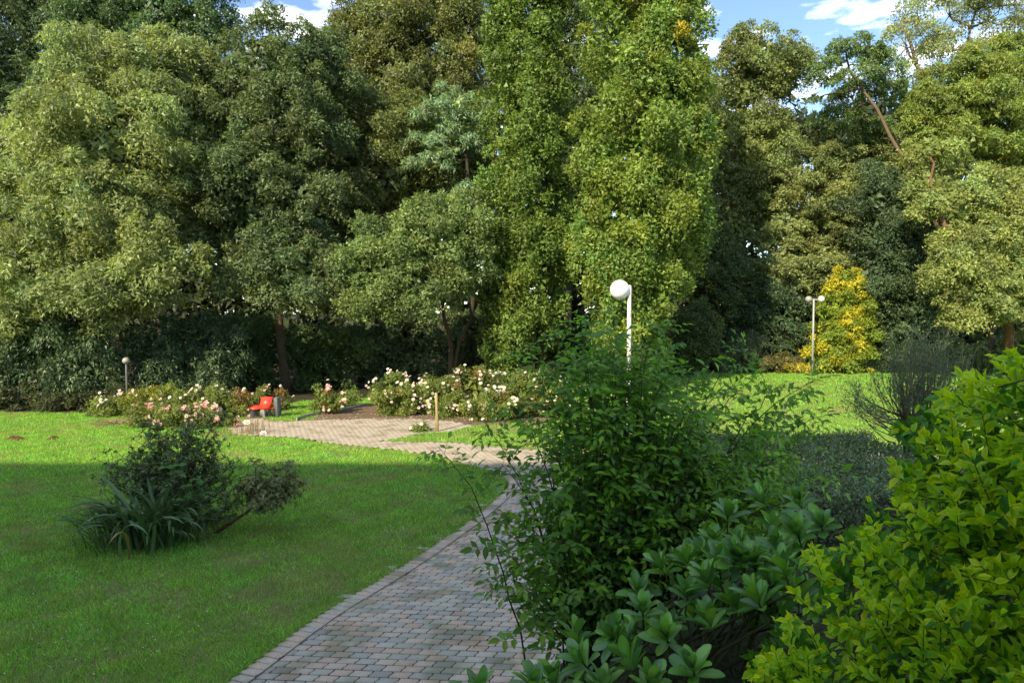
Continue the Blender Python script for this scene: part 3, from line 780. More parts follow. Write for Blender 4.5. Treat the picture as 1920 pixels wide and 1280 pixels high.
tree('poplar_tree', 'tall thin-leaved pale poplar with visible limbs at upper right', 49,
     [(1720, 40, 50, 45), (1780, 30, 60, 45), (1850, 40, 55, 45), (1700, 90, 45, 35), (1790, 95, 60, 35), (1880, 80, 45, 30), (1735, 140, 40, 30), (1790, -40, 100, 50), (1900, 10, 45, 30)],
     [[(1775, 690, 0), (1770, 400, 0), (1745, 200, 0), (1690, 40, 0)], [(1770, 330, 0), (1790, 160, 0), (1830, 20, 0)]],
     (0.165, 0.190, 0.085), leaf=0.22, lai=0.8, clump=0.75, seed=26, bark=(0.24, 0.19, 0.12), r0=0.3, droop=0.5, core=0.0, rough_out=0.2, limb_r=0.11, twigs=4)
tree('honey_locust', 'yellow-green feathery tree high at the right edge', 36,
     [(1830, 130, 70, 40), (1890, 110, 50, 45), (1770, 190, 60, 38), (1850, 200, 70, 40, -1), (1910, 190, 50, 50), (1740, 250, 45, 35), (1820, 265, 65, 38, -1), (1900, 280, 55, 45), (1760, 300, 40, 35, -1), (1945, 240, 40, 80)],
     [[(1850, 690, 0), (1855, 450, 0), (1850, 300, 0), (1840, 140, 0)]],
     (0.128, 0.165, 0.036), leaf=0.19, lai=1.4, clump=0.6, seed=27, droop=0.7, flat=0.55, upb=0.7, aspect=0.42, bark=(0.10, 0.075, 0.05), r0=0.25, accent=(0.26, 0.26, 0.03), acc_p=0.05, core=1.0)
tree('acacia_tree', 'broad light green tree with reddish trunk low at the right edge', 33,
     [(1780, 390, 60, 38, -1), (1740, 350, 45, 35), (1860, 370, 70, 50, 0), (1830, 460, 70, 50, -1.5), (1900, 450, 60, 60, -1), (1790, 520, 55, 45, -2), (1870, 550, 50, 45, -2.5), (1940, 540, 50, 80, -2), (1830, 590, 40, 30, -2), (1745, 280, 35, 25, 0)],
     [[(1896, 690, 0.6), (1890, 590, -1.2), (1880, 480, -1), (1850, 380, 0)], [(1890, 560, -1), (1775, 430, -1.5), (1755, 380, -1)]],
     (0.150, 0.180, 0.055), leaf=0.16, lai=1.45, clump=0.5, seed=28, droop=0.5, bark=(0.20, 0.12, 0.075), r0=0.26, core=1.0)
tree('field_maple', 'light green layered maple behind the dark evergreen and twin globe lamp', 41,
     [(1470, 430, 60, 45), (1530, 400, 55, 45), (1450, 500, 55, 40, -1), (1530, 490, 60, 45, -1), (1590, 440, 50, 50), (1580, 350, 60, 45), (1500, 340, 45, 35), (1600, 520, 50, 40, -1), (1560, 290, 45, 35), (1490, 550, 55, 30, -1), (1630, 290, 45, 40)],
     [[(1525, 690, 0.5), (1525, 560, 0), (1530, 440, 0), (1545, 320, 0)]],
     (0.135, 0.160, 0.058), leaf=0.18, lai=1.45, clump=0.58, seed=29, droop=0.3, bark=(0.08, 0.065, 0.045), r0=0.25, flat=0.5, upb=0.8)
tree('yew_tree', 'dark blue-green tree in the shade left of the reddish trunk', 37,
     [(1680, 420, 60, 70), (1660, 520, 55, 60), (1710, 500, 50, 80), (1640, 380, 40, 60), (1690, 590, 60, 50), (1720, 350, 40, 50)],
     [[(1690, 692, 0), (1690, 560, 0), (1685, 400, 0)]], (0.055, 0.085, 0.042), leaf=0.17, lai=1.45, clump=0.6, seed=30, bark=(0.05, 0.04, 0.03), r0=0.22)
# the wood behind: one far mass
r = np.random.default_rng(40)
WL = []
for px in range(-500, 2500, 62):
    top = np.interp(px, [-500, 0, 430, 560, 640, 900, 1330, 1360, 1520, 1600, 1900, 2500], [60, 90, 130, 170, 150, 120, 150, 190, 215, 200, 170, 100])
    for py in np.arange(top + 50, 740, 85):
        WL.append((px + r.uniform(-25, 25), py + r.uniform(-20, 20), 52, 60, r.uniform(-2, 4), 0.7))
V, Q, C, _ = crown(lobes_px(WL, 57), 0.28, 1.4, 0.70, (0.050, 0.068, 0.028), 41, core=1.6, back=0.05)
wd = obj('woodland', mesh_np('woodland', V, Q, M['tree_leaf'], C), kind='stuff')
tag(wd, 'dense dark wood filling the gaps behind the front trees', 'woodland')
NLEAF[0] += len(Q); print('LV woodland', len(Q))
print('tree leaves', NLEAF[0])

# ------------------------------------------------------------------ understory and hedges
LAUREL = (0.055, 0.085, 0.042)
def row(px0, px1, n, py_lo, py_hi, rx, ry, seed):
    r = np.random.default_rng(seed)
    return [(px0 + (px1 - px0) * (i + 0.5) / n + r.uniform(-6, 6), py_lo + (py_hi - py_lo) * j, rx, ry, r.uniform(-0.3, 0.5), 0.6) for i in range(n) for j in (0, 0.5, 1)]
shrub('laurel_hedge', 'tall dark glossy laurel hedge along the far left of the lawn', 28, row(-60, 205, 5, 640, 740, 42, 46, 50), LAUREL, leaf=0.17, lai=1.45, clump=0.42, seed=50, mat='gloss_leaf', aspect=0.4, droop=0.8, cat='hedge', upb=0.2)
shrub('laurel_bush', 'dark drooping laurel between the small globe lamp and the slim bare trunk', 29.5, row(265, 440, 3, 640, 720, 40, 42, 51), LAUREL, leaf=0.18, lai=1.45, clump=0.45, seed=51, mat='gloss_leaf', aspect=0.38, droop=0.9, upb=0.2)
shrub('low_bramble', 'low dark undergrowth in front of the small globe lamp', 27.3, [(215, 750, 30, 24), (255, 748, 26, 20), (100, 755, 60, 22), (20, 755, 50, 22), (160, 758, 40, 20)], (0.050, 0.058, 0.026), leaf=0.10, lai=1.45, clump=0.3, seed=52)
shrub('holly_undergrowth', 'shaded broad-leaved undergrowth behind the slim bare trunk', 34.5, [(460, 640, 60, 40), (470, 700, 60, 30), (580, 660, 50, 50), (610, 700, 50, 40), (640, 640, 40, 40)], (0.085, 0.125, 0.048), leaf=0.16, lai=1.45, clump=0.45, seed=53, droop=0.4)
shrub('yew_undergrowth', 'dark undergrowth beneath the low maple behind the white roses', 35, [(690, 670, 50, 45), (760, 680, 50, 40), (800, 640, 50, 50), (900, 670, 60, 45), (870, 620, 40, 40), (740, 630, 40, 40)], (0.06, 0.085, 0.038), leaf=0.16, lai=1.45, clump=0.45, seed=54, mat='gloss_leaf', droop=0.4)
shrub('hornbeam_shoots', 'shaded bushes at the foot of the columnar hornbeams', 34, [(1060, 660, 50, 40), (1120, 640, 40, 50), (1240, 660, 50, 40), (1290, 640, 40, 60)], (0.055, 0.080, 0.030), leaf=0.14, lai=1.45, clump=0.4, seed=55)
shrub('rhododendron_dome', 'large dark dome-shaped evergreen left of the twin globe lamp', 38.5, [(1455, 600, 68, 62), (1430, 650, 60, 45), (1490, 650, 45, 50), (1405, 610, 40, 50)], (0.042, 0.068, 0.032), leaf=0.17, lai=1.45, clump=0.45, seed=56, mat='gloss_leaf', droop=0.7, upb=0.2, aspect=0.4)
shrub('cypress_bush', 'small upright olive bush with a sunlit left side at the lawn edge', 36.8, [(1300, 650, 30, 45), (1280, 620, 22, 30), (1325, 630, 24, 35), (1290, 680, 36, 18)], (0.085, 0.095, 0.030), leaf=0.10, lai=1.45, clump=0.34, seed=57)
shrub('bamboo_clump', 'wispy blue-green clump in front of the dark evergreen dome', 36.6, [(1395, 660, 30, 26), (1370, 672, 25, 20), (1410, 645, 16, 18)], (0.090, 0.115, 0.070), leaf=0.24, lai=1.45, clump=0.35, seed=58, aspect=0.18, droop=0.5)
shrub('low_juniper', 'low brownish spreading bush beneath the dark evergreen dome', 36.3, [(1440, 682, 40, 13), (1480, 676, 26, 12), (1400, 688, 30, 9)], (0.110, 0.100, 0.040), leaf=0.10, lai=1.45, clump=0.25, seed=59, flat=0.5)
shrub('golden_shrub', 'small round yellow-green shrub left of the twin lamp foot', 35.8, [(1495, 691, 17, 8), (1507, 692, 12, 6), (1483, 692, 10, 6)], (0.30, 0.26, 0.04), leaf=0.09, lai=1.45, clump=0.2, seed=60)
shrub('golden_conifer', 'cone-shaped bush with bright golden yellow and green leaves', 36,
      [(1585, 530, 18, 28), (1580, 565, 30, 26), (1591, 590, 36, 26), (1575, 620, 41, 28), (1595, 640, 39, 26), (1560, 655, 29, 28), (1580, 675, 44, 22), (1552, 610, 17, 18), (1543, 680, 15, 16), (1608, 670, 25, 24), (1539, 590, 10, 10), (1621, 600, 12, 14)],
      (0.165, 0.205, 0.030), leaf=0.13, lai=1.45, clump=0.30, seed=61, accent=(0.50, 0.46, 0.04), acc_p=0.26, cat='bush', droop=0.1, upb=0.6, rough_out=0.2)
shrub('viburnum_bush', 'dark bush right of the golden cone-shaped bush', 36.6, [(1660, 650, 34, 36), (1640, 680, 34, 18), (1690, 675, 34, 24)], (0.050, 0.070, 0.032), leaf=0.13, lai=1.45, clump=0.35, seed=62)
shrub('euonymus_bush', 'rounded pale variegated bush behind the bare twiggy shrub', 36.2, [(1790, 672, 45, 28), (1840, 665, 36, 32), (1750, 678, 36, 22), (1880, 672, 36, 28)], (0.135, 0.155, 0.070), leaf=0.10, lai=1.45, clump=0.3, seed=63)
shrub('pale_euonymus', 'wide pale leafy bush partly hidden by the yellow-green hedge', 35.6, [(1935, 660, 45, 36), (1990, 660, 45, 36)], (0.125, 0.15, 0.06), leaf=0.10, lai=1.45, clump=0.3, seed=64)

# ------------------------------------------------------------------ roses
def blossom_mesh(name, col):
    m = MB(); r = np.random.default_rng(3)
    for ringi, (n, rad, tilt, ln) in enumerate(((6, 0.012, 0.35, 0.048), (5, 0.006, 0.9, 0.036), (4, 0.0, 1.3, 0.026))):
        for k in range(n):
            a = k * 2 * math.pi / n + ringi * 0.5
            d = np.array([math.cos(a) * math.cos(tilt), math.sin(a) * math.cos(tilt), math.sin(tilt)])
            s = np.array([-math.sin(a), math.cos(a), 0]) * ln * 0.55; p = d * rad
            V = [p, p + d * ln * 0.6 + s, p + d * ln + np.array([0, 0, 0.004]), p + d * ln * 0.6 - s]
            m.add(V, [[0, 1, 2, 3]], None, np.array(col) * r.uniform(0.85, 1.05))
    return m.mesh(name, M['petal'])
BL = {'white': blossom_mesh('blossom', (0.86, 0.80, 0.72)), 'cream': blossom_mesh('blossom', (0.82, 0.70, 0.58)), 'pink': blossom_mesh('blossom', (0.80, 0.40, 0.38)), 'blush': blossom_mesh('blossom', (0.80, 0.58, 0.50))}
def rose(label, Y, lobes, n_bl, kinds, seed, col=(0.125, 0.150, 0.038), size=1.1, cat='rose bush', group=None, **kw):
    kw.setdefault('lai', 1.5)
    root, cents = shrub('rose_bush', label, Y, lobes, col, leaf=0.075, clump=0.24, seed=seed, cat=cat, group=group, accent=(0.24, 0.17, 0.055), acc_p=0.07, stem_col=(0.12, 0.08, 0.045), **kw)
    cc = np.vstack([c[0] for c in cents]); dd = np.vstack([c[1] for c in cents])
    r = np.random.default_rng(seed)
    w = np.where((dd[:, 1] < 0.3) & (dd[:, 2] > -0.3), 1.0, 0.05) * (1 + dd[:, 2]); w /= w.sum()
    for k in r.choice(len(cc), int(n_bl * 1.7), p=w):
        p = cc[k] + dd[k] * 0.24 + r.normal(size=3) * 0.08
        p[2] = max(p[2], float(g(p[0], p[1])) + 0.08)
        o = obj('blossom', BL[kinds[r.integers(len(kinds))]], root)
        nrm = norm(dd[k] * 0.5 + np.array([0, -0.75, 0.6]) + r.normal(size=3) * 0.35)
        q = Vector(nrm).to_track_quat('Z', 'Y')
        s = size * r.uniform(0.7, 1.25)
        o.matrix_basis = Matrix.Translation(Vector(p) - root.location) @ q.to_matrix().to_4x4() @ Matrix.Diagonal((s, s, s, 1))
    return root
rose('low white rose at the far left end of the rose bed', 25.2, [(205, 765, 26, 12), (232, 758, 20, 16), (188, 770, 12, 7)], 26, ['white', 'cream'], 70, size=1.0)
rose('yellow-green rose bush with few flowers left of the white roses', 25.0, [(285, 752, 30, 24), (265, 765, 28, 22), (310, 748, 24, 20)], 8, ['cream'], 71, col=(0.17, 0.18, 0.035), lai=1.45)
rose('full white flowering rose left of the red chair', 24.6, [(345, 757, 36, 26), (390, 762, 36, 26), (425, 770, 32, 26), (365, 780, 40, 20)], 40, ['white', 'white', 'cream'], 72)
rose('tall rose sprig sticking up behind the white roses left of the chair', 26.2, [(408, 738, 16, 13), (395, 752, 22, 14)], 5, ['cream'], 73, col=(0.15, 0.15, 0.04))
rose('pink rose bush at the left end of the plaza', 22.8, [(270, 785, 26, 14), (320, 780, 34, 16), (375, 788, 30, 16), (410, 796, 26, 16)], 70, ['pink', 'blush', 'blush'], 74, size=1.2)
rose('small rose behind the grey slab of the red chair', 26.6, [(522, 752, 16, 13), (534, 758, 12, 10)], 3, ['cream'], 75, col=(0.13, 0.16, 0.045))
rose('sparse rose left of the red chair seat', 26.4, [(470, 758, 14, 10), (492, 738, 9, 10)], 4, ['blush'], 76, col=(0.14, 0.15, 0.045))
rose('open pink-flowered rose at the left end of the soil bed', 25.6, [(612, 748, 24, 16), (600, 738, 16, 12), (628, 760, 18, 14)], 14, ['blush', 'pink', 'cream'], 77, lai=1.45)
rose('leftmost white rose behind the wooden post', 25.6, [(735, 735, 30, 30), (765, 745, 32, 32), (720, 755, 20, 24), (755, 765, 34, 22)], 46, ['white', 'white', 'cream'], 78)
rose('white and cream rose directly behind the wooden post', 25.2, [(815, 740, 30, 34), (845, 745, 28, 36), (830, 768, 34, 24)], 44, ['white', 'white', 'cream', 'blush'], 79)
rose('tallest rose of the bed with shoots standing above the others', 25.8, [(895, 728, 30, 34), (925, 735, 28, 30), (905, 760, 32, 28)], 36, ['white', 'cream'], 80)
rose('white rose spilling towards the lawn tongue', 24.0, [(905, 760, 30, 26), (945, 765, 30, 26), (920, 782, 28, 16)], 44, ['white', 'white', 'cream'], 81)
rose('rightmost rose of the bed, half hidden by the foreground branches', 24.6, [(985, 745, 32, 32), (1030, 740, 32, 28), (1055, 755, 20, 24), (1005, 770, 36, 18)], 40, ['white', 'cream'], 82)
rose('tiny single white rose by the foot of the wooden post', 22.0, [(786, 810, 6, 5), (778, 813, 5, 4)], 2, ['white'], 83, lai=1.45)
rose('small seedling rose on the grass strip behind the soil bed', 27.5, [(655, 742, 8, 7)], 2, ['cream'], 84, lai=1.45)

# ------------------------------------------------------------------ furniture
def lathe(m, prof, sides=24, c=(0, 0, 0), col=None):
    prof = np.array(prof, float); n = len(prof); th = np.arange(sides) * 2 * math.pi / sides
    V = np.stack([prof[:, None, 0] * np.cos(th), prof[:, None, 0] * np.sin(th), np.broadcast_to(prof[:, None, 1], (n, sides))], -1).reshape(-1, 3) + np.array(c)
    i = np.arange(n - 1)[:, None] * sides; j = np.arange(sides)[None]; j2 = (j + 1) % sides
    m.add(V, np.stack([i + j, i + j2, i + sides + j2, i + sides + j], -1).reshape(-1, 4), None, col)
def globe_profile(R, cut=0.93):
    a = np.linspace(-math.asin(cut), math.pi / 2, 18)
    return [(0.0, -R * cut)] + [(R * math.cos(t), R * math.sin(t)) for t in a[:-1]] + [(0.0, R)]

# near globe lamp
b = gp(1176, 840); b = np.array([at(1178, 800, 18.2)[0], 18.2, 0]); b[2] = float(g(b[0], b[1]))
gc = at(1162, 543, 18.2) - b
lamp = thing('globe_lamp', 'white globe street lamp nearest the camera, behind the leafy rose bush', 'street lamp', b, 'globe lamps in the garden')
m = MB(); lathe(m, [(0.0, -0.1), (0.075, -0.1), (0.075, 0.6), (0.06, 0.68), (0.058, gc[2] - 0.25), (0.062, gc[2] + 0.02), (0.05, gc[2] + 0.12), (0.0, gc[2] + 0.13)], 16)
obj('pole', m.mesh('pole', M['white_metal'], True), lamp)
m = MB(); m.tube([(0, 0, gc[2] - 0.04), (gc[0] * 0.4, 0, gc[2] - 0.06), (gc[0], 0, gc[2] - 0.05)], [0.03, 0.03, 0.03], 8)
obj('arm', m.mesh('arm', M['white_metal'], True), lamp)
m = MB(); lathe(m, globe_profile(0.275), 32)
gl = obj('globe', m.mesh('globe', M['globe'], True), lamp, (gc[0], 0, gc[2]))
m = MB(); lathe(m, [(0, -0.275), (0.10, -0.275), (0.10, -0.252), (0.0, -0.252)], 20)
obj('collar', m.mesh('collar', M['grey_metal'], True), gl)

# far twin lamp
b = np.array([at(1523, 698, 34.9)[0], 34.9, 0]); b[2] = float(g(b[0], b[1]))
lamp = thing('globe_lamp', 'tall grey lamp with two globes beside the golden cone-shaped bush', 'street lamp', b, 'globe lamps in the garden')
top = at(1525, 562, 34.9) - b
m = MB(); lathe(m, [(0, -0.1), (0.055, -0.1), (0.048, top[2] + 0.05), (0, top[2] + 0.06)], 12)
obj('pole', m.mesh('pole', M['grey_metal'], True), lamp)
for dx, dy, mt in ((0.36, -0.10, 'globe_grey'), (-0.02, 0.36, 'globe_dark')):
    m = MB(); m.tube([(0, 0, top[2]), (dx * 0.5, dy * 0.5, top[2] + 0.01), (dx, dy, top[2])], [0.03] * 3, 7)
    obj('arm', m.mesh('arm', M['grey_metal'], True), lamp)
    m = MB(); lathe(m, globe_profile(0.175), 24)
    obj('globe', m.mesh('globe', M[mt], True), lamp, (dx - (0.1 if dy > 0 else 0), dy, top[2] + 0.04))

# little lamp at the left
b = np.array([at(238, 728, 26.9)[0], 26.9, 0]); b[2] = float(g(b[0], b[1]))
lamp = thing('globe_lamp', 'small globe lamp by the laurel hedge, globe coloured dark to stand for shade', 'street lamp', b, 'globe lamps in the garden')
top = at(237, 676, 26.9) - b
m = MB(); lathe(m, [(0, -0.1), (0.042, -0.1), (0.036, top[2] - 0.1), (0.05, top[2] - 0.08), (0, top[2] - 0.07)], 12)
obj('pole', m.mesh('pole', M['grey_metal'], True), lamp)
m = MB(); lathe(m, globe_profile(0.145, 0.8), 24)
gl = obj('globe', m.mesh('globe', M['globe_dark'], True), lamp, (0, 0, top[2]))  # dark globe colour stands in for shade; the sun reaches this lamp
m = MB(); lathe(m, [(0.05, -0.125), (0.147, -0.05), (0.150, -0.02), (0.146, -0.015)], 20)
obj('bowl', m.mesh('bowl', M['concrete'], True), gl)

# red chair
b = gp(492, 783); b[2] = float(g(b[0], b[1]))
ch = thing('garden_chair', 'low red garden chair with concrete block legs at the plaza', 'chair', b)
S = b[1] / F
def cpx(px, h, dy): return np.array([(px - 492) * S, dy, h])
def slab(name, x0, x1, z0, z1, y0, y1, mat, parent=ch, bev=0.012, rx=0.0):
    m = MB(); m.box(((x0 + x1) / 2, (y0 + y1) / 2, (z0 + z1) / 2), (x1 - x0, y1 - y0, z1 - z0), 0, bev=bev)
    return obj(name, m.mesh(name, M[mat]), parent)
slab('leg', -0.50, -0.37, -0.03, 0.30, -0.04, 0.42, 'concrete')
slab('leg', -0.10, 0.08, -0.03, 0.355, 0.0, 0.10, 'concrete')
slab('leg', 0.00, 0.17, -0.03, 0.30, 0.34, 0.46, 'concrete')
slab('rear_slab', 0.40, 0.55, -0.03, 0.76, 0.10, 0.50, 'dark_concrete')
m = MB(); m.add([(-0.53, -0.06, 0.30), (-0.10, -0.06, 0.33), (-0.08, 0.50, 0.40), (-0.50, 0.50, 0.38), (-0.53, -0.06, 0.385), (-0.10, -0.06, 0.385), (-0.08, 0.50, 0.47), (-0.50, 0.50, 0.45)],
                [[3, 2, 1, 0], [4, 5, 6, 7], [0, 1, 5, 4], [1, 2, 6, 5], [2, 3, 7, 6], [3, 0, 4, 7]])
obj('seat', m.mesh('seat', M['red']), ch)
m = MB()
fr = [(-0.12, -0.05, 0.36), (0.30, -0.05, 0.36), (0.36, 0.16, 0.80), (-0.07, 0.16, 0.80)]
m.add(fr + [(p[0], p[1] + 0.07, p[2] - 0.02) for p in fr], [[0, 1, 2, 3], [7, 6, 5, 4], [1, 5, 6, 2], [3, 2, 6, 7], [0, 3, 7, 4], [0, 4, 5, 1]])
br = obj('backrest', m.mesh('backrest', M['red']), ch)
m = MB(); m.add([(0.08, 0.05, 0.30), (0.40, 0.05, 0.32), (0.40, 0.50, 0.40), (0.08, 0.50, 0.36), (0.08, 0.05, 0.36), (0.40, 0.05, 0.38), (0.40, 0.50, 0.46), (0.08, 0.50, 0.42)],
                [[3, 2, 1, 0], [4, 5, 6, 7], [0, 1, 5, 4], [1, 2, 6, 5], [2, 3, 7, 6], [3, 0, 4, 7]])
obj('side_seat', m.mesh('side_seat', M['red']), ch)

# wooden post
b = gp(820, 808)
m = MB(); m.tube([(0, 0, -0.15), (-0.005, 0, 0.4), (-0.02, 0, 0.9), (-0.035, 0, 1.33)], [0.05, 0.048, 0.046, 0.045], 12)
m.tube([(-0.06, -0.04, -0.1), (-0.045, -0.05, 0.55)], [0.014, 0.012], 6)
post = obj('wooden_post', m.mesh('wooden_post', M['wood'], False), None, b)
tag(post, 'thin round wooden post at the edge of the plaza before the roses', 'post')

# molehills
def molehill(px, py, w, h, label, seed):
    b = gp(px, py); r = np.random.default_rng(seed); m = MB()
    n, k = 26, 9
    V = [(0, 0, h)]
    for i in range(1, k):
        rr = i / (k - 1)
        for j in range(n):
            a = j * 2 * math.pi / n; q = rr * (1 + 0.15 * math.sin(3 * a + seed) + r.normal() * 0.05)
            V.append((w * q * math.cos(a), w * 0.8 * q * math.sin(a), max(-0.03, h * (1 - rr ** 1.6) + r.normal() * 0.018 - 0.02 * (rr > 0.95))))
    T = [(0, 1 + j, 1 + (j + 1) % n) for j in range(n)]
    Q = [(1 + (i - 1) * n + j, 1 + i * n + j, 1 + i * n + (j + 1) % n, 1 + (i - 1) * n + (j + 1) % n) for i in range(1, k - 1) for j in range(n)]
    m.add(V, Q, T)
    for _ in range(26):
        a = r.uniform(0, 6.3); q = math.sqrt(r.random()) * 1.05; s = r.uniform(0.015, 0.04)
        m.box((w * q * math.cos(a), w * 0.8 * q * math.sin(a), max(0.0, h * (1 - q ** 1.6)) + s * 0.2), (s, s * 0.8, s * 0.7), r.uniform(0, 3), bev=s * 0.2)
    o = obj('molehill', m.mesh('molehill', M['earth']), None, b)
    tag(o, label, 'molehill', 'molehills on the left lawn')
molehill(27, 823, 0.30, 0.10, 'larger reddish molehill close to the left edge of the lawn', 1)
molehill(101, 822, 0.18, 0.07, 'smaller molehill to the right of the larger one on the left lawn', 2)

# heap of dry cuttings
b = gp(225, 793); m = MB(); r = np.random.default_rng(5)
for _ in range(420):
    p = np.array([r.normal() * 0.55, r.normal() * 0.28, 0.02 + abs(r.normal()) * 0.05]); a = r.uniform(0, 6.3); L = r.uniform(0.1, 0.3)
    m.tube([p, p + np.array([math.cos(a) * L, math.sin(a) * L, r.normal() * 0.03])], [0.008, 0.005], 3, jit((0.34, 0.26, 0.15), 1, 0.2, 0.1, r)[0], cap=False)
o = obj('dry_cuttings', m.mesh('dry_cuttings', M['twig']), None, b, kind='stuff'); tag(o, 'scattered heap of dry brown cuttings on the lawn before the roses', 'cuttings')

# dry stalks with white flower heads at the plaza end
b = gp(462, 812); r = np.random.default_rng(6)
st = thing('dry_stalks', 'dry tan stalks with white heads at the left end of the plaza', 'plant', b)
m = MB()
for _ in range(46):
    p = np.array([r.uniform(-0.45, 0.75), r.uniform(-0.2, 0.25), -0.02]); h = r.uniform(0.25, 0.7)
    q = p + np.array([r.normal() * 0.06, r.normal() * 0.06, h])
    m.tube([p, (p + q) / 2 + r.normal(size=3) * 0.02, q], [0.007, 0.006, 0.004], 4, jit((0.38, 0.26, 0.12), 1, 0.2, 0.1, r)[0], cap=False)
    for _k in range(3):
        e = p + (q - p) * r.uniform(0.5, 1); m.tube([e, e + r.normal(size=3) * 0.07], [0.004, 0.002], 3, (0.36, 0.25, 0.12), cap=False)
obj('stalks', m.mesh('stalks', M['twig'], True), st, kind='stuff')
for dx, dz, s in ((0.07, 0.38, 2.4), (0.62, 0.02, 2.2)):
    o = obj('blossom', BL['white'], st, (dx, -0.1, dz)); o.scale = (s, s * 0.7, s); o.rotation_euler = (1.1, 0, 0)

# fallen petals and chips on the bed
m = MB(); r = np.random.default_rng(8)
for _ in range(900):
    x = r.uniform(570, 960); y = r.uniform(776, 790); p = gp(x, y)
    if not (inside(np.array(BED), np.array([p[0]]), np.array([p[1]]))[0] or r.random() < 0.35): continue
    s = r.uniform(0.015, 0.035); a = r.uniform(0, 6.3); c = np.array([math.cos(a), math.sin(a), 0]) * s; d = np.array([-math.sin(a), math.cos(a), 0]) * s
    p = p + np.array([0, 0, 0.012]); k = r.random()
    m.add([p - c, p - d, p + c + np.array([0, 0, 0.01]), p + d], [[0, 1, 2, 3]], None, (0.75, 0.66, 0.56) if k < 0.35 else jit((0.26, 0.18, 0.11), 1, 0.3, 0.1, r)[0])
o = obj('fallen_petals', m.mesh('fallen_petals', M['petal']), kind='stuff'); tag(o, 'fallen petals and bark chips scattered in front of the roses', 'petals')

# ------------------------------------------------------------------ near plants: leaves with real blades
def leaf_template(ts, wf, fold=0.16, bend=0.22, wave=0.0):
    """unit leaf along +x; width function wf(t) (full width = 1 at widest)"""
    V = []
    for i, t in enumerate(ts):
        w = max(0.03, wf(t)) * 0.5; z = -bend * t * t + wave * math.sin(t * 9)
        V += [(t, w, z + fold * w), (t, 0, z), (t, -w, z + fold * w)]
    Q = []
    for i in range(len(ts) - 1):
        a = 3 * i
        Q += [(a, a + 1, a + 4, a + 3), (a + 1, a + 2, a + 5, a + 4)]
    return np.array(V), np.array(Q)
def prof(pts):
    a = np.array(pts); return lambda t: float(np.interp(t, a[:, 0], a[:, 1]))
OV5 = leaf_template([0, 0.22, 0.60, 1], prof([(0, 0.05), (0.22, 0.78), (0.42, 1), (0.6, 0.94), (1, 0.03)]), 0.26, 0.20)
OVR = leaf_template([0, 0.12, 0.34, 0.62, 0.86, 0.97, 1], prof([(0, 0.06), (0.12, 0.36), (0.34, 0.82), (0.6, 1), (0.86, 0.74), (0.97, 0.36), (1, 0.08)]), 0.18, 0.14)
OV2 = leaf_template([0, 0.46, 1], prof([(0, 0.05), (0.46, 1), (1, 0.03)]), 0.24, 0.19)
OV3 = leaf_template([0, 0.28, 0.62, 1], prof([(0, 0.05), (0.28, 0.86), (0.62, 0.84), (1, 0.03)]), 0.22, 0.18)

def leaf_plant(root, leaves, tmpl, colors, mat, n_obj=300, cell=14, name='leaf', rib=(1.2, 1.2, 1.1), rim=(1, 1, 1)):
    """leaves: list of (pos, dir, normal, length, width, colour index). The 300 that show largest are objects."""
    P = np.array([l[0] for l in leaves]); D = norm(np.array([l[1] for l in leaves])); N0 = np.array([l[2] for l in leaves])
    S = norm(np.cross(N0, D)); U = np.cross(D, S)
    L = np.array([l[3] for l in leaves]); W = np.array([l[4] for l in leaves]); ci = np.array([l[5] for l in leaves], int)
    px, py, dep = proj(P + D * L[:, None] * 0.5)
    size = L * F / np.maximum(dep, 0.05)
    inf = (px > 0) & (px < 1920) & (py > 0) & (py < 1280) & (dep > 0.1)
    near = np.zeros(len(P), bool); best = {}
    for i in np.where(inf)[0]:
        k = (int(px[i] // cell), int(py[i] // cell))
        if k not in best or dep[i] < dep[best[k]]: best[k] = i
    for i in best.values(): near[i] = True
    sc = np.where(inf, size * np.where(near, 1.0, 0.05), 0)
    chosen = np.argsort(-sc)[:n_obj]; chosen = chosen[sc[chosen] > 0]
    tv, tq = tmpl
    vf = np.tile(np.array([rim, rib, rim]), (len(tv) // 3, 1))
    meshes = [mesh_np(name, tv, tq, M[mat], np.clip(np.array(c) * vf, 0, 0.95), True) for c in colors]
    base = np.array(root.location)
    for i in chosen:
        o = obj(name, meshes[ci[i]], root)
        Mx = Matrix(((D[i, 0] * L[i], S[i, 0] * W[i], U[i, 0] * L[i], P[i, 0] - base[0]), (D[i, 1] * L[i], S[i, 1] * W[i], U[i, 1] * L[i], P[i, 1] - base[1]),
                     (D[i, 2] * L[i], S[i, 2] * W[i], U[i, 2] * L[i], P[i, 2] - base[2]), (0, 0, 0, 1)))
        o.matrix_basis = Mx
    rest = np.ones(len(P), bool); rest[chosen] = False
    if len(tv) == 12 and mat != 'privet_leaf': tv, tq = OV2; vf = vf[:9]
    if rest.any():
        p, d, s, u, l, w = P[rest] - base, D[rest], S[rest], U[rest], L[rest][:, None, None], W[rest][:, None, None]
        V = p[:, None] + d[:, None] * l * tv[None, :, :1] + s[:, None] * w * tv[None, :, 1:2] + u[:, None] * l * tv[None, :, 2:3]
        k = len(tv); n = rest.sum()
        Q = (np.arange(n)[:, None, None] * k + tq[None]).reshape(-1, 4)
        C = np.array(colors)[ci[rest]] * np.clip(1 + RNG.normal(size=(n, 1)) * 0.12, 0.6, 1.4)
        obj('foliage', mesh_np('foliage', V.reshape(-1, 3), Q, M[mat], np.clip(C[:, None] * vf[None], 0, 0.95).reshape(-1, 3), True), root, kind='stuff')
    print(root.name, 'leaves', len(P))

def perp(d, rng):
    return norm(np.cross(d, rng.normal(size=3)))

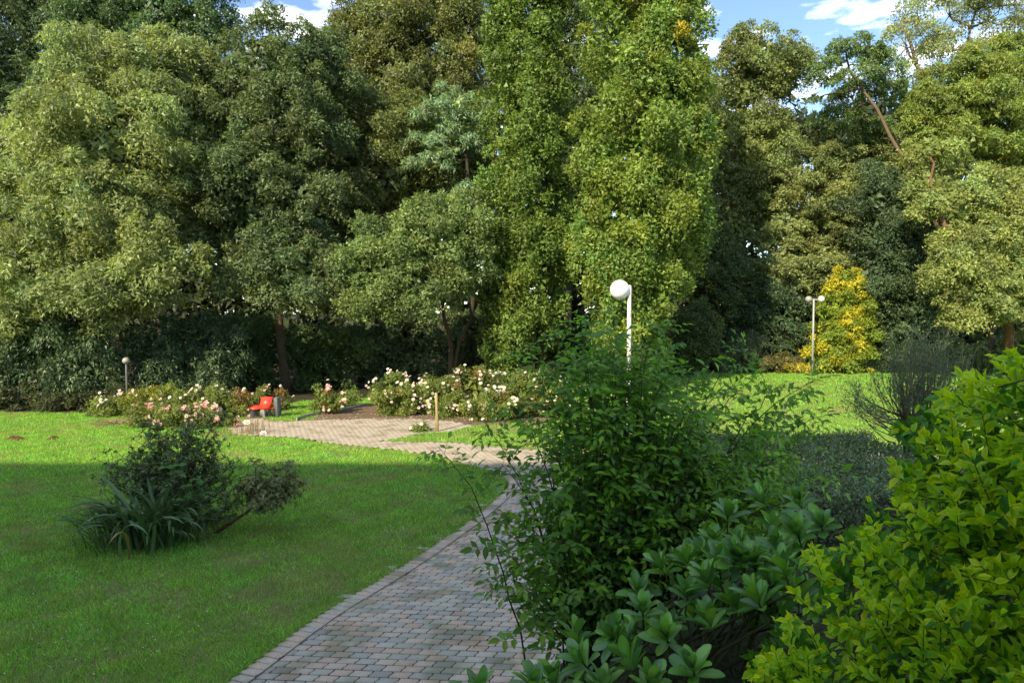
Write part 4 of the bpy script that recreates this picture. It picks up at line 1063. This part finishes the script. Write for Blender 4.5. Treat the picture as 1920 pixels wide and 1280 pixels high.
# --- yellow-green privet hedge, lower right
r = np.random.default_rng(90)
b = np.array([1.35, 1.7, float(g(1.35, 1.7))])
pv = thing('privet_hedge', 'bright yellow-green privet hedge filling the lower right corner', 'hedge', b)
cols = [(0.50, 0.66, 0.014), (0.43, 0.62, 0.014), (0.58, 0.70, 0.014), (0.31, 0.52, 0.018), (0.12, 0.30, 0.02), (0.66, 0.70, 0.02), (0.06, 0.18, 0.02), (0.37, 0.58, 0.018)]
leaves = []; sm = MB()
edge = lambda py: np.interp(py, [620, 660, 740, 800, 880, 960, 1040, 1100, 1170, 1280, 1500], [1960, 1860, 1740, 1660, 1600, 1560, 1500, 1480, 1420, 1390, 1370])
def privet_depth(px, py):
    return 2.3 - (px - 1380) / 540 * 0.8 + (py < 900) * (900 - py) / 300 * 0.2
count = 0
while count < 760:
    py = r.uniform(600, 1480); px = r.uniform(1370, 2250)
    e = edge(py)
    if px < e + r.exponential(14): continue
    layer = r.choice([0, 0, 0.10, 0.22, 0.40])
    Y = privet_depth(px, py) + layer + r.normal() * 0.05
    if Y < 0.9: continue
    tip = at(px, py, Y)
    count += 1
    d = norm(np.array([-0.65, -0.20, 0.42]) + r.normal(size=3) * 0.38)
    L = r.uniform(0.14, 0.26)
    s0 = tip - d * L; sag = np.array([0, 0, -0.04])
    pts = np.array([s0, (s0 + tip) / 2 + sag * 0.5, tip])
    sm.tube(pts, [0.0026, 0.002, 0.001], 5, (0.12, 0.13, 0.03), cap=False)
    n = int(L / 0.021); side = perp(d, r); ph = r.uniform(0, 1.5)
    for k in range(n):
        t = 0.1 + 0.9 * (k + 0.5) / n; p = (1 - t) ** 2 * pts[0] + 2 * t * (1 - t) * pts[1] + t * t * pts[2]
        a = side if k % 2 == 0 else np.cross(d, side)
        for sg in (1, -1):
            ld = norm(d * 0.65 + a * sg * 0.9 + np.array([0, 0, 0.12]) + r.normal(size=3) * 0.18)
            nn = norm(d * 0.7 + np.array([0, -0.25, 0.75]) + r.normal(size=3) * 0.3)
            ll = r.uniform(0.034, 0.054) * (1 - 0.35 * max(0, t - 0.75) * 4 * 0.6)
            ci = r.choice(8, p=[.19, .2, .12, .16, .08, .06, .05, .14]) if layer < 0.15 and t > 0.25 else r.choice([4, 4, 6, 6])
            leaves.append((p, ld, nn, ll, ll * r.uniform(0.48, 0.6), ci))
    for sg in (1, -0.6):
        ld = norm(d + side * 0.35 * sg + r.normal(size=3) * 0.1); leaves.append((tip, ld, norm(perp(d, r) + np.array([0, -0.3, 0.6])), 0.032, 0.016, r.choice([0, 2, 5])))
for _ in range(40):
    px = r.uniform(1560, 2200); e = at(px, r.uniform(1000, 1300), privet_depth(px, 1000) + 0.45)
    s0 = b + np.array([r.normal() * 0.25, 0.2 + r.normal() * 0.2, -0.03])
    sm.tube([s0, (s0 + e) / 2 + r.normal(size=3) * 0.05, e], [0.010, 0.008, 0.004], 5, (0.09, 0.075, 0.04), cap=False)
obj('stems', sm.mesh('stems', M['twig'], True, b), pv, kind='stuff')
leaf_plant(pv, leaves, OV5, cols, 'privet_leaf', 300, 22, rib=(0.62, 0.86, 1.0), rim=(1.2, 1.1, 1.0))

# --- rhododendron, lower middle
r = np.random.default_rng(91)
b = np.array([0.75, 3.1, float(g(0.75, 3.1))])
rh = thing('rhododendron', 'glossy dark green rhododendron with big oval leaves at the bottom', 'rhododendron', b)
cols = [tuple(2.0 * v for v in c) for c in [(0.050, 0.125, 0.018), (0.065, 0.150, 0.020), (0.040, 0.100, 0.024), (0.080, 0.165, 0.028), (0.032, 0.080, 0.024), (0.055, 0.115, 0.035), (0.07, 0.14, 0.02), (0.045, 0.11, 0.025)]]
tips = [(1205, 1130, 2.75), (1290, 1100, 2.9), (1090, 1225, 2.6), (1180, 1225, 2.5), (1350, 1060, 2.95), (1415, 1045, 2.8), (1365, 950, 3.2), (1450, 975, 3.0), (1495, 985, 2.8), (1040, 1260, 2.75), (1000, 1270, 2.6), (1250, 1180, 2.6),
        (1150, 1180, 2.8), (1330, 1150, 2.6), (1420, 1110, 2.5), (1380, 1120, 2.7), (1300, 1240, 2.4), (1220, 1270, 2.4), (1130, 1275, 2.45), (1470, 1050, 2.6), (1240, 1050, 3.2), (1300, 1030, 3.3), (1430, 925, 3.4), (895, 1282, 2.5), (1080, 1180, 2.95), (1390, 1010, 3.15), (1500, 930, 3.3), (1540, 970, 3.1)]
for _ in range(90):
    py = r.uniform(1000, 1450); lo = np.interp(py, [900, 1000, 1100, 1200, 1300, 1450], [1390, 1330, 1180, 1080, 980, 960]); px = r.uniform(lo, 1560)
    tips.append((px, py, r.uniform(2.7, 3.5)))
leaves = []; sm = MB()
for i, (px, py, Y) in enumerate(tips):
    c = at(px, py + 14, Y)
    ax = norm(np.array([-0.30, -0.02, 1.0]) + r.normal(size=3) * 0.25)
    if c[2] < float(g(c[0], c[1])) + 0.08: continue
    s0 = b + np.array([(c[0] - b[0]) * 0.5 + r.normal() * 0.12, (c[1] - b[1]) * 0.5 + r.normal() * 0.12, 0]); s0[2] = float(g(s0[0], s0[1])) - 0.03
    sm.tube([s0, (s0 + c) / 2 + np.array([r.normal() * 0.05, r.normal() * 0.05, -0.02]), c - ax * 0.1, c], [0.008, 0.007, 0.005, 0.0045], 6, (0.06, 0.065, 0.025), cap=False)
    for ring, (n, tilt, ls) in enumerate(((4, 1.25, 0.8), (5, 0.95, 1.0), (5, 0.5, 1.0))):
        for k in range(n):
            a = k * 2 * math.pi / n + ring * 0.55 + r.uniform(-0.25, 0.25)
            s = perp(ax, np.random.default_rng(i)); t = np.cross(ax, s)
            o = s * math.cos(a) + t * math.sin(a); tl = tilt + r.normal() * 0.15
            ld = o * math.cos(tl) + ax * math.sin(tl)
            nn = ax * math.cos(tl) - o * math.sin(tl) + r.normal(size=3) * 0.12
            ll = r.uniform(0.095, 0.135) * ls
            leaves.append((c - ax * 0.018 * ring, ld, nn, ll, ll * r.uniform(0.38, 0.47), r.integers(8)))
    for k in range(3):
        sm.tube([c, c + ax * 0.02 + r.normal(size=3) * 0.006], [0.003, 0.001], 4, (0.30, 0.28, 0.10), cap=False)
obj('stems', sm.mesh('stems', M['twig'], True, b), rh, kind='stuff')
leaf_plant(rh, leaves, OVR, cols, 'rhodo_leaf', 300, 20)

# --- big compound-leaved bush in the middle
r = np.random.default_rng(92)
YB = 4.4
bx, by = at(1150, 1150, YB)[:2]
b = np.array([bx, by, float(g(bx, by))])
bu = thing('wild_rose_bush', 'large loose dark green bush with arching canes between path and lamp', 'bush', b)
cols = [(2.5 * c[0], 2.15 * c[1], 1.7 * c[2]) for c in [(0.050, 0.125, 0.014), (0.062, 0.150, 0.016), (0.042, 0.105, 0.020), (0.075, 0.165, 0.018), (0.035, 0.085, 0.022), (0.055, 0.115, 0.032), (0.085, 0.17, 0.02), (0.045, 0.10, 0.024)]]
leaves = []; sm = MB()
def compound(p, d, up, scale, nl=3):
    """a pinnate leaf: stalk with paired leaflets and one at the tip"""
    d = norm(d); s = norm(np.cross(up, d)); L = scale * 2.0
    end = p + d * L + np.array([0, 0, -0.10 * L])
    sm.tube([p, (p + end) / 2 + np.array([0, 0, 0.02 * L]), end], [0.0016, 0.0013, 0.001], 3, (0.06, 0.11, 0.02), cap=False)
    ci = r.integers(8)
    for k in range(nl):
        t = 0.35 + 0.6 * k / max(1, nl - 0.5); q = p + (end - p) * t
        for sg in (1, -1):
            ld = norm(d * 0.55 + s * sg + np.array([0, 0, -0.15]) + r.normal(size=3) * 0.18); ll = scale * r.uniform(0.75, 1.05)
            leaves.append((q, ld, norm(up + r.normal(size=3) * 0.3), ll, ll * r.uniform(0.42, 0.55), ci))
    ll = scale * r.uniform(0.95, 1.2); leaves.append((end, norm(d + np.array([0, 0, -0.2])), norm(up + r.normal(size=3) * 0.25), ll, ll * 0.5, ci))
def cane(pts, r0, leafy=0.25, step=0.05, scale=0.062, nl=2):
    P = np.array(pts); 
    t = np.linspace(0, 1, 14)[:, None]; C = (1 - t) ** 2 * P[0] + 2 * t * (1 - t) * P[1] + t * t * P[2]
    C[1:-1] += r.normal(size=(12, 3)) * 0.008
    sm.tube(C, np.linspace(r0, 0.0016, 14), 5, jit((0.045, 0.050, 0.022), 1, 0.2, 0.2, r)[0], cap=False)
    L = np.linalg.norm(np.diff(C, axis=0), axis=1).sum(); n = int(L * (1 - leafy) / step)
    for k in range(n):
        u = leafy + (1 - leafy) * (k + r.random()) / n; j = min(12, int(u * 13)); q = C[j] + (C[j + 1] - C[j]) * (u * 13 - j)
        dd = norm(C[j + 1] - C[j]); a = r.uniform(0, 6.3); s = perp(dd, r)
        od = norm(dd * 0.35 + s + np.array([0, -0.1, 0.15]))
        compound(q, od, norm(np.array([0, -0.35, 1.0]) + r.normal(size=3) * 0.25), scale * r.uniform(0.75, 1.15) * (1 - 0.22 * u * u), nl if r.random() < 0.7 else 1)
ends = [(822, 838, -0.2), (905, 800, 0.1), (940, 870, 0), (985, 655, 0.1), (1010, 700, 0), (1040, 625, 0.2), (1080, 600, 0.2), (1105, 588, 0), (1140, 620, -0.1), (1180, 640, 0.1), (1150, 660, -0.2), (1262, 603, 0.2), (1300, 690, 0.2), (1395, 645, 0.4), (1360, 720, 0.2), (1430, 700, 0.5),
        (1470, 720, 0.4), (1540, 705, 0.4), (1560, 775, 0.3), (1500, 760, 0.5), (1520, 830, 0.3), (960, 760, 0), (945, 960, -0.1), (940, 1000, -0.2), (955, 1050, -0.2), (950, 1085, -0.3), (975, 1140, -0.3), (1600, 880, 0.6), (1450, 800, 0.2), (1240, 720, -0.2), (1200, 680, 0), (1100, 680, -0.3), (1050, 720, -0.3), (1000, 790, -0.3)]
for (px, py, dy) in ends:
    e = at(px, py, YB + dy)
    f = np.array([b[0] + (e[0] - b[0]) * 0.25 + r.normal() * 0.08, b[1] + r.normal() * 0.15, 0]); f[2] = float(g(f[0], f[1])) - 0.04
    mid = f + (e - f) * np.array([0.35, 0.5, 0.0]) + np.array([0, 0, max(0.35, (e[2] - f[2]) * 0.75 + 0.12)])
    cane([f, mid, e], 0.008, 0.25, 0.040, 0.084)
for _ in range(300):
    py = 1180 - 340 * r.random() ** 0.8 if r.random() < 0.80 else r.uniform(650, 860)
    lo = np.interp(py, [640, 760, 850, 900, 1000, 1100, 1180], [1080, 1050, 1030, 1015, 1010, 1015, 1035]); hi = np.interp(py, [640, 760, 850, 950, 1050, 1180], [1230, 1330, 1560, 1520, 1300, 1130])
    px = lo + (hi - lo) * r.random(); e = at(px, py, YB + r.uniform(-0.45, 0.6))
    f = np.array([b[0] + (e[0] - b[0]) * 0.35 + r.normal() * 0.1, b[1] + (e[1] - b[1]) * 0.5 + r.normal() * 0.1, 0]); f[2] = float(g(f[0], f[1])) - 0.04
    if e[2] < f[2] + 0.15: continue
    mid = f + (e - f) * np.array([0.3, 0.4, 0]) + np.array([0, 0, (e[2] - f[2]) * 0.85])
    cane([f, mid, e], 0.006, 0.28, 0.064, 0.078)
obj('canes', sm.mesh('canes', M['twig'], True, b), bu, kind='stuff')
leaf_plant(bu, leaves, OV3, cols, 'bush_leaf', 300, 18)

# --- low clipped hedge behind it
HX0, HX1, HY0, HY1 = 2.9, 7.9, 9.3, 14.2
r = np.random.default_rng(93); b = np.array([5.3, 11.7, float(g(5.3, 11.7))])
hg = thing('box_hedge', 'low flat small-leaved hedge between the leafy bush and the sunny lawn', 'hedge', b)
n = 48000
x = r.uniform(HX0, HX1, n); y = r.uniform(HY0, HY1, n); topz = 1.40 + 0.06 * np.sin(x * 3) * np.sin(y * 2.5) + 0.05 * np.sin(x * 11 + y * 7)
z = topz - np.abs(r.normal(size=n)) * 0.10 + (r.random(n) < 0.03) * r.uniform(0, 0.12, n)
fr = r.random(n) < 0.3                               # the sides
side = r.integers(0, 3, n)
y = np.where(fr & (side == 0), HY0 - 0.05 + np.abs(r.normal(size=n)) * 0.08, y); x = np.where(fr & (side == 1), HX0 + np.abs(r.normal(size=n)) * 0.08, x); y = np.where(fr & (side == 2), HY1 - np.abs(r.normal(size=n)) * 0.08, y)
gz = g(x, y); z = np.where(fr, gz + (topz - gz) * r.random(n), z); z = np.maximum(z, gz + 0.02)
P = np.stack([x, y, z], -1); D = norm(r.normal(size=(n, 3)) + np.array([0, 0, 0.5])); NN = norm(r.normal(size=(n, 3)) * 0.6 + np.array([0, -0.2, 1]))
V, Q, C = tris(P, D, NN, 0.058 * (0.7 + 0.6 * r.random(n)), 0.034, jit((0.13, 0.19, 0.08), n, 0.3, 0.12, r))
obj('foliage', mesh_np('foliage', V - b, Q, M['gloss_leaf'], C), hg, kind='stuff')
m = MB()
for _ in range(260):
    p = np.array([r.uniform(HX0 + .1, HX1 - .1), r.uniform(HY0 + .1, HY1 - .1), 0]); p[2] = float(g(p[0], p[1])) - 0.03
    m.tube([p, p + np.array([r.normal() * 0.08, r.normal() * 0.08, 1.36 - p[2]])], [0.012, 0.004], 4, (0.08, 0.06, 0.04), cap=False)
obj('stems', m.mesh('stems', M['twig'], True, b), hg, kind='stuff')

# --- bare twiggy shrub
r = np.random.default_rng(94); YT = 12.5
bx = at(1712, 800, YT)[0]; b = np.array([bx, YT, float(g(bx, YT))])
tw = thing('twiggy_shrub', 'bare twiggy broom-like shrub fanning upward behind the privet hedge', 'shrub', b)
m = MB(); m2 = MB(); leaves = []
fork = at(1712, 815, YT)
for k in range(7):
    f = b + np.array([r.normal() * 0.10, r.normal() * 0.10, -0.04]); t = fork + np.array([r.normal() * 0.10, r.normal() * 0.10, r.uniform(-0.3, 0.1)])
    m.tube([f, (f + t) / 2 + r.normal(size=3) * 0.03, t], [0.045, 0.035, 0.028], 6, (0.055, 0.045, 0.035), cap=False)
tp = []
for k in range(170):
    px = np.clip(r.normal(1733, 76), 1605, 1870); py = np.interp(abs(px - 1735), [0, 60, 130], [625, 650, 730]) + r.exponential(28)
    e = at(px, py, YT + r.normal() * 0.5); s = fork + np.array([r.normal() * 0.10, r.normal() * 0.12, r.uniform(-0.25, 0.35)])
    mid = s + (e - s) * np.array([0.78, 0.6, 0.38]) + r.normal(size=3) * 0.04
    t = np.linspace(0, 1, 7)[:, None]; C = (1 - t) ** 2 * s + 2 * t * (1 - t) * mid + t * t * e
    C[1:-1] += r.normal(size=(5, 3)) * 0.02
    m.tube(C, np.linspace(0.013, 0.0035, 7), 4, jit((0.19, 0.19, 0.11), 1, 0.25, 0.12, r)[0], cap=False)
    for _ in range(6):
        j = r.integers(2, 6); q = C[j] + (C[j + 1] - C[j]) * r.random(); dd = norm(norm(C[j + 1] - C[j]) + r.normal(size=3) * 0.35); L = r.uniform(0.15, 0.5)
        m2.tube([q, q + dd * L * 0.5 + r.normal(size=3) * 0.01, q + dd * L + np.array([0, 0, 0.05])], [0.004, 0.003, 0.002], 3, jit((0.20, 0.24, 0.12), 1, 0.25, 0.12, r)[0], cap=False)
        tp.append(q + dd * L)
obj('stems', m.mesh('stems', M['twig'], True, b), tw, kind='stuff'); obj('twigs', m2.mesh('twigs', M['twig'], True, b), tw, kind='stuff')
tp = np.array(tp); n = len(tp) * 4; tp = np.repeat(tp, 4, 0) + r.normal(size=(n, 3)) * 0.06
V, Q, C = diamonds(tp, rsphere(n, r), rsphere(n, r), 0.06, 0.022, jit((0.12, 0.18, 0.08), n, 0.25, 0.15, r))
obj('leaves', mesh_np('leaves', V - b, Q, M['tree_leaf'], C), tw, kind='stuff')

# ------------------------------------------------------------------ plants standing on the lawn
# dark evergreen shrub
r = np.random.default_rng(95)
fb = gp(330, 985); YS = fb[1]
b = np.array([fb[0], fb[1], float(g(fb[0], fb[1]))])
pr = thing('pieris_shrub', 'open dark evergreen shrub with thin stems in the island on the lawn', 'shrub', b)
sm = MB(); P, D, NN = [], [], []
def stem_to(px, py, dy, n_tw, spread):
    e = at(px, py, YS + dy); s = b + np.array([r.normal() * 0.12, r.normal() * 0.1, -0.04])
    t = np.linspace(0, 1, 8)[:, None]; mid = s + (e - s) * np.array([0.35, 0.4, 0.6]); C = (1 - t) ** 2 * s + 2 * t * (1 - t) * mid + t * t * e
    sm.tube(C, np.linspace(0.016, 0.004, 8), 5, jit((0.10, 0.075, 0.055), 1, 0.2, 0.1, r)[0], cap=False)
    for _ in range(n_tw):
        j = r.integers(3, 7); q = C[j] + (C[j + 1] - C[j]) * r.random(); q2 = q + np.array([r.normal() * spread, r.normal() * spread, abs(r.normal()) * spread * 0.9])
        sm.tube([q, (q + q2) / 2 + r.normal(size=3) * 0.015, q2], [0.005, 0.004, 0.002], 4, (0.09, 0.07, 0.05), cap=False)
        ax = norm(q2 - q + np.array([0, 0, 0.08]))
        for k in range(11):
            s_ = perp(ax, r); ti = r.uniform(-0.1, 0.7)
            P.append(q2 - ax * r.uniform(0, 0.07)); D.append(norm(s_ * math.cos(ti) + ax * math.sin(ti))); NN.append(norm(ax + r.normal(size=3) * 0.4 + np.array([0, 0, 0.5])))
for (px, py, dy) in [(300, 790, 0), (340, 780, 0.1), (390, 785, 0), (260, 800, 0), (415, 830, 0), (425, 870, 0.1), (240, 850, 0), (210, 860, -0.1), (320, 810, -0.3), (370, 820, 0.3), (430, 910, 0), (280, 840, 0.3), (355, 850, -0.3), (400, 850, 0.2), (435, 940, 0),
                     (225, 880, 0), (310, 860, 0.1), (380, 880, -0.1), (420, 960, 0.2), (260, 870, -0.2), (340, 900, -0.3), (390, 930, -0.2), (285, 820, 0), (360, 795, 0.2), (200, 900, 0.1), (440, 890, -0.1)]:
    for _ in range(2): stem_to(px + r.normal() * 14, py + abs(r.normal()) * 12, dy + r.normal() * 0.22, 26, 0.17)
P = np.array(P); n = len(P); ll = 0.068 * (0.7 + 0.6 * r.random(n))
V, Q, C = diamonds(P, np.array(D), np.array(NN), ll, ll * 0.40, jit((0.125, 0.19, 0.06), n, 0.28, 0.12, r))
obj('stems', sm.mesh('stems', M['twig'], True, b), pr, kind='stuff'); obj('foliage', mesh_np('foliage', V - b, Q, M['gloss_leaf'], C), pr, kind='stuff')

# strap-leaved clump in front of it
r = np.random.default_rng(96)
fb = gp(265, 1022); b = np.array([fb[0], fb[1] + 0.15, float(g(fb[0], fb[1]))]); YC = b[1]
ir = thing('daylily_clump', 'arching strap-leaved clump in front of the dark evergreen shrub', 'plant', b)
def strap_mesh(bend, col, twist):
    n = 9; V = []; p = np.array([0.0, 0, 0]); a = math.radians(80)
    for i in range(n + 1):
        t = i / n; w = 0.0150 * (0.75 + 0.8 * math.sin(math.pi * min(1, t * 0.62 + 0.22))) * (1 if t < 0.8 else (1 - t) / 0.2 + 0.03)
        tw_ = twist * t; s = np.array([-math.sin(tw_) * 0.3, math.cos(tw_), 0]) * w
        V += [p + s, p + np.array([0, 0, -0.004]), p - s]
        p = p + np.array([math.cos(a), 0, math.sin(a)]) / n; a -= bend * (0.3 + 1.4 * t) / n * 1.5
    Q = []
    for i in range(n): k = 3 * i; Q += [(k, k + 1, k + 4, k + 3), (k + 1, k + 2, k + 5, k + 4)]
    return mesh_np('blade', np.array(V), np.array(Q), M['gloss_leaf'], np.array(col), True)
SM_ = [strap_mesh(bd, c, tw2) for bd in (0.7, 1.15, 1.6, 2.1) for c, tw2 in (((0.065, 0.135, 0.042), 0.6), ((0.085, 0.165, 0.058), -0.7), ((0.12, 0.20, 0.085), 0.2))]
SM_.append(strap_mesh(1.6, (0.24, 0.19, 0.07), 0.4))
for k in range(300):
    u = r.normal() * 0.40; v = r.normal() * 0.24
    p = np.array([u, v, 0]); L = r.uniform(0.85, 1.55) * (1 - 0.25 * min(1, abs(u) / 0.9))
    if abs(u) > 1.15: continue
    a = math.atan2(v * 0.6 + r.normal() * 0.35 - 0.15, u * 0.9 + r.normal() * 0.45)
    o = obj('blade', SM_[r.integers(len(SM_) - 1)] if r.random() > 0.03 else SM_[-1], ir, (p[0], p[1], float(g(b[0] + u, b[1] + v)) - b[2] - 0.02))
    o.rotation_euler = (r.normal() * 0.12, r.normal() * 0.15 + 0.1, a); o.scale = (L, L * r.uniform(0.8, 1.2), L * r.uniform(0.85, 1.1))

# broad pale leaves growing between them
r = np.random.default_rng(97); fb = gp(345, 1000); b = np.array([fb[0], fb[1], float(g(fb[0], fb[1]))])
wd_ = thing('broadleaf_weed', 'few brighter broad leaves poking out of the island shrubs', 'plant', b)
leaves = []; sm = MB()
for (px, py) in ((335, 872), (312, 876), (365, 900), (350, 912), (372, 905), (345, 935), (360, 930), (385, 925), (330, 885)):
    e = at(px, py, b[1] - 0.55); f = b + np.array([r.normal() * 0.08, r.normal() * 0.06 - 0.1, -0.03])
    sm.tube([f, (f + e) / 2 + np.array([0, 0, 0.1]), e], [0.006, 0.005, 0.003], 5, (0.08, 0.13, 0.03), cap=False)
    for k in range(4):
        a = r.uniform(0, 6.3); leaves.append((e, np.array([math.cos(a), math.sin(a), 0.15]), np.array([0, -0.3, 1]) + r.normal(size=3) * 0.2, r.uniform(0.10, 0.15), r.uniform(0.08, 0.11), r.integers(2)))
obj('stems', sm.mesh('stems', M['twig'], True, b), wd_, kind='stuff')
leaf_plant(wd_, leaves, OV5, [(0.07, 0.17, 0.03), (0.06, 0.14, 0.03)], 'bush_leaf', 300, 2)

# leaning azalea
r = np.random.default_rng(98); fb = gp(402, 998); YA = fb[1]; b = np.array([fb[0], fb[1], float(g(fb[0], fb[1]))])
az = thing('leaning_azalea', 'small azalea on a single bare stem leaning to the right', 'shrub', b)
sm = MB(); tr = [np.array([b[0] - 0.03, YA, b[2] - 0.05])] + [at(px, py, YA) for px, py in ((425, 985), (450, 968), (475, 952), (482, 946))]
sm.tube(tr, [0.036, 0.030, 0.027, 0.024, 0.022], 8, (0.17, 0.09, 0.06))
P, D, NN = [], [], []
for k in range(42):
    a = r.uniform(0, 6.3); q = math.sqrt(r.random()); px = 508 + 56 * q * math.cos(a); py = 902 + 43 * q * math.sin(a) - (px - 506) * 0.08
    e = at(px, py, YA + r.normal() * 0.28); s = tr[-1 - (k % 2)]
    mid = s + (e - s) * np.array([0.75, 0.5, 0.25]); t = np.linspace(0, 1, 6)[:, None]; C = (1 - t) ** 2 * s + 2 * t * (1 - t) * mid + t * t * e
    sm.tube(C, np.linspace(0.010, 0.003, 6), 5, (0.12, 0.07, 0.05), cap=False)
    for _ in range(12):
        q2 = C[r.integers(3, 6)] + r.normal(size=3) * np.array([0.09, 0.09, 0.07]); ax = norm(q2 - C[3] + np.array([0, 0, 0.1]))
        for _k in range(8):
            s_ = perp(ax, r); ti = r.uniform(-0.5, 0.5); P.append(q2); D.append(norm(s_ * math.cos(ti) + ax * math.sin(ti) + np.array([0, 0, -0.2]))); NN.append(norm(ax + r.normal(size=3) * 0.4))
for (x0, x1) in ((455, 452), (463, 461)):
    sm.tube([at(x0, 966, YA), at(x1 + 2, 930, YA), at(x1 + 6, 905, YA)], [0.007, 0.006, 0.004], 5, (0.11, 0.08, 0.05), cap=False)
P = np.array(P); n = len(P); ll = 0.085 * (0.7 + 0.6 * r.random(n)); c = jit((0.17, 0.20, 0.07), n, 0.25, 0.12, r)
acc = r.random(n) < 0.05; c[acc] = np.array([0.30, 0.12, 0.03]) * (0.7 + 0.5 * r.random((acc.sum(), 1)))
V, Q, C = diamonds(P, np.array(D), np.array(NN), ll, ll * 0.36, c)
obj('stem', sm.mesh('stem', M['bark'], True, b), az); obj('foliage', mesh_np('foliage', V - b, Q, M['gloss_leaf'], C), az, kind='stuff')

# ------------------------------------------------------------------ the building behind the camera: its shadow lies over the near lawn
BH, BY = 25.35, -14.0
bb = thing('apartment_building', 'tall plain building behind the viewpoint that shades the near lawn', 'building', (-23, BY - 6, 2.4))
H0 = BH - 2.4
m = MB(); m.box((0, 0, H0 / 2 - 0.4), (42, 12, H0 + 0.2)); obj('wall', m.mesh('wall', M['wall']), bb)
m = MB(); m.box((0, 0.0, H0 - 0.14), (42.2, 12.0, 0.28)); obj('roof', m.mesh('roof', M['roof']), bb)
wm = MB(); wm.box((0, 0, 0), (1.5, 0.10, 1.5)); wmesh = wm.mesh('window', M['white_metal'])
pm = MB(); pm.box((0, 0.055, 0), (1.36, 0.03, 1.36)); pmesh = pm.mesh('pane', M['glass'])
for fl in range(7):
    for k in range(-6, 7):
        w = obj('window', wmesh, bb, (k * 3.2, 6.02, 2.0 + fl * 3.0)); obj('pane', pmesh, w)
print('total tris', sum(sum(len(p.vertices) - 2 for p in me.polygons) if len(me.polygons) < 5000 else len(me.loops) - 2 * len(me.polygons) for me in bpy.data.meshes if me.users))
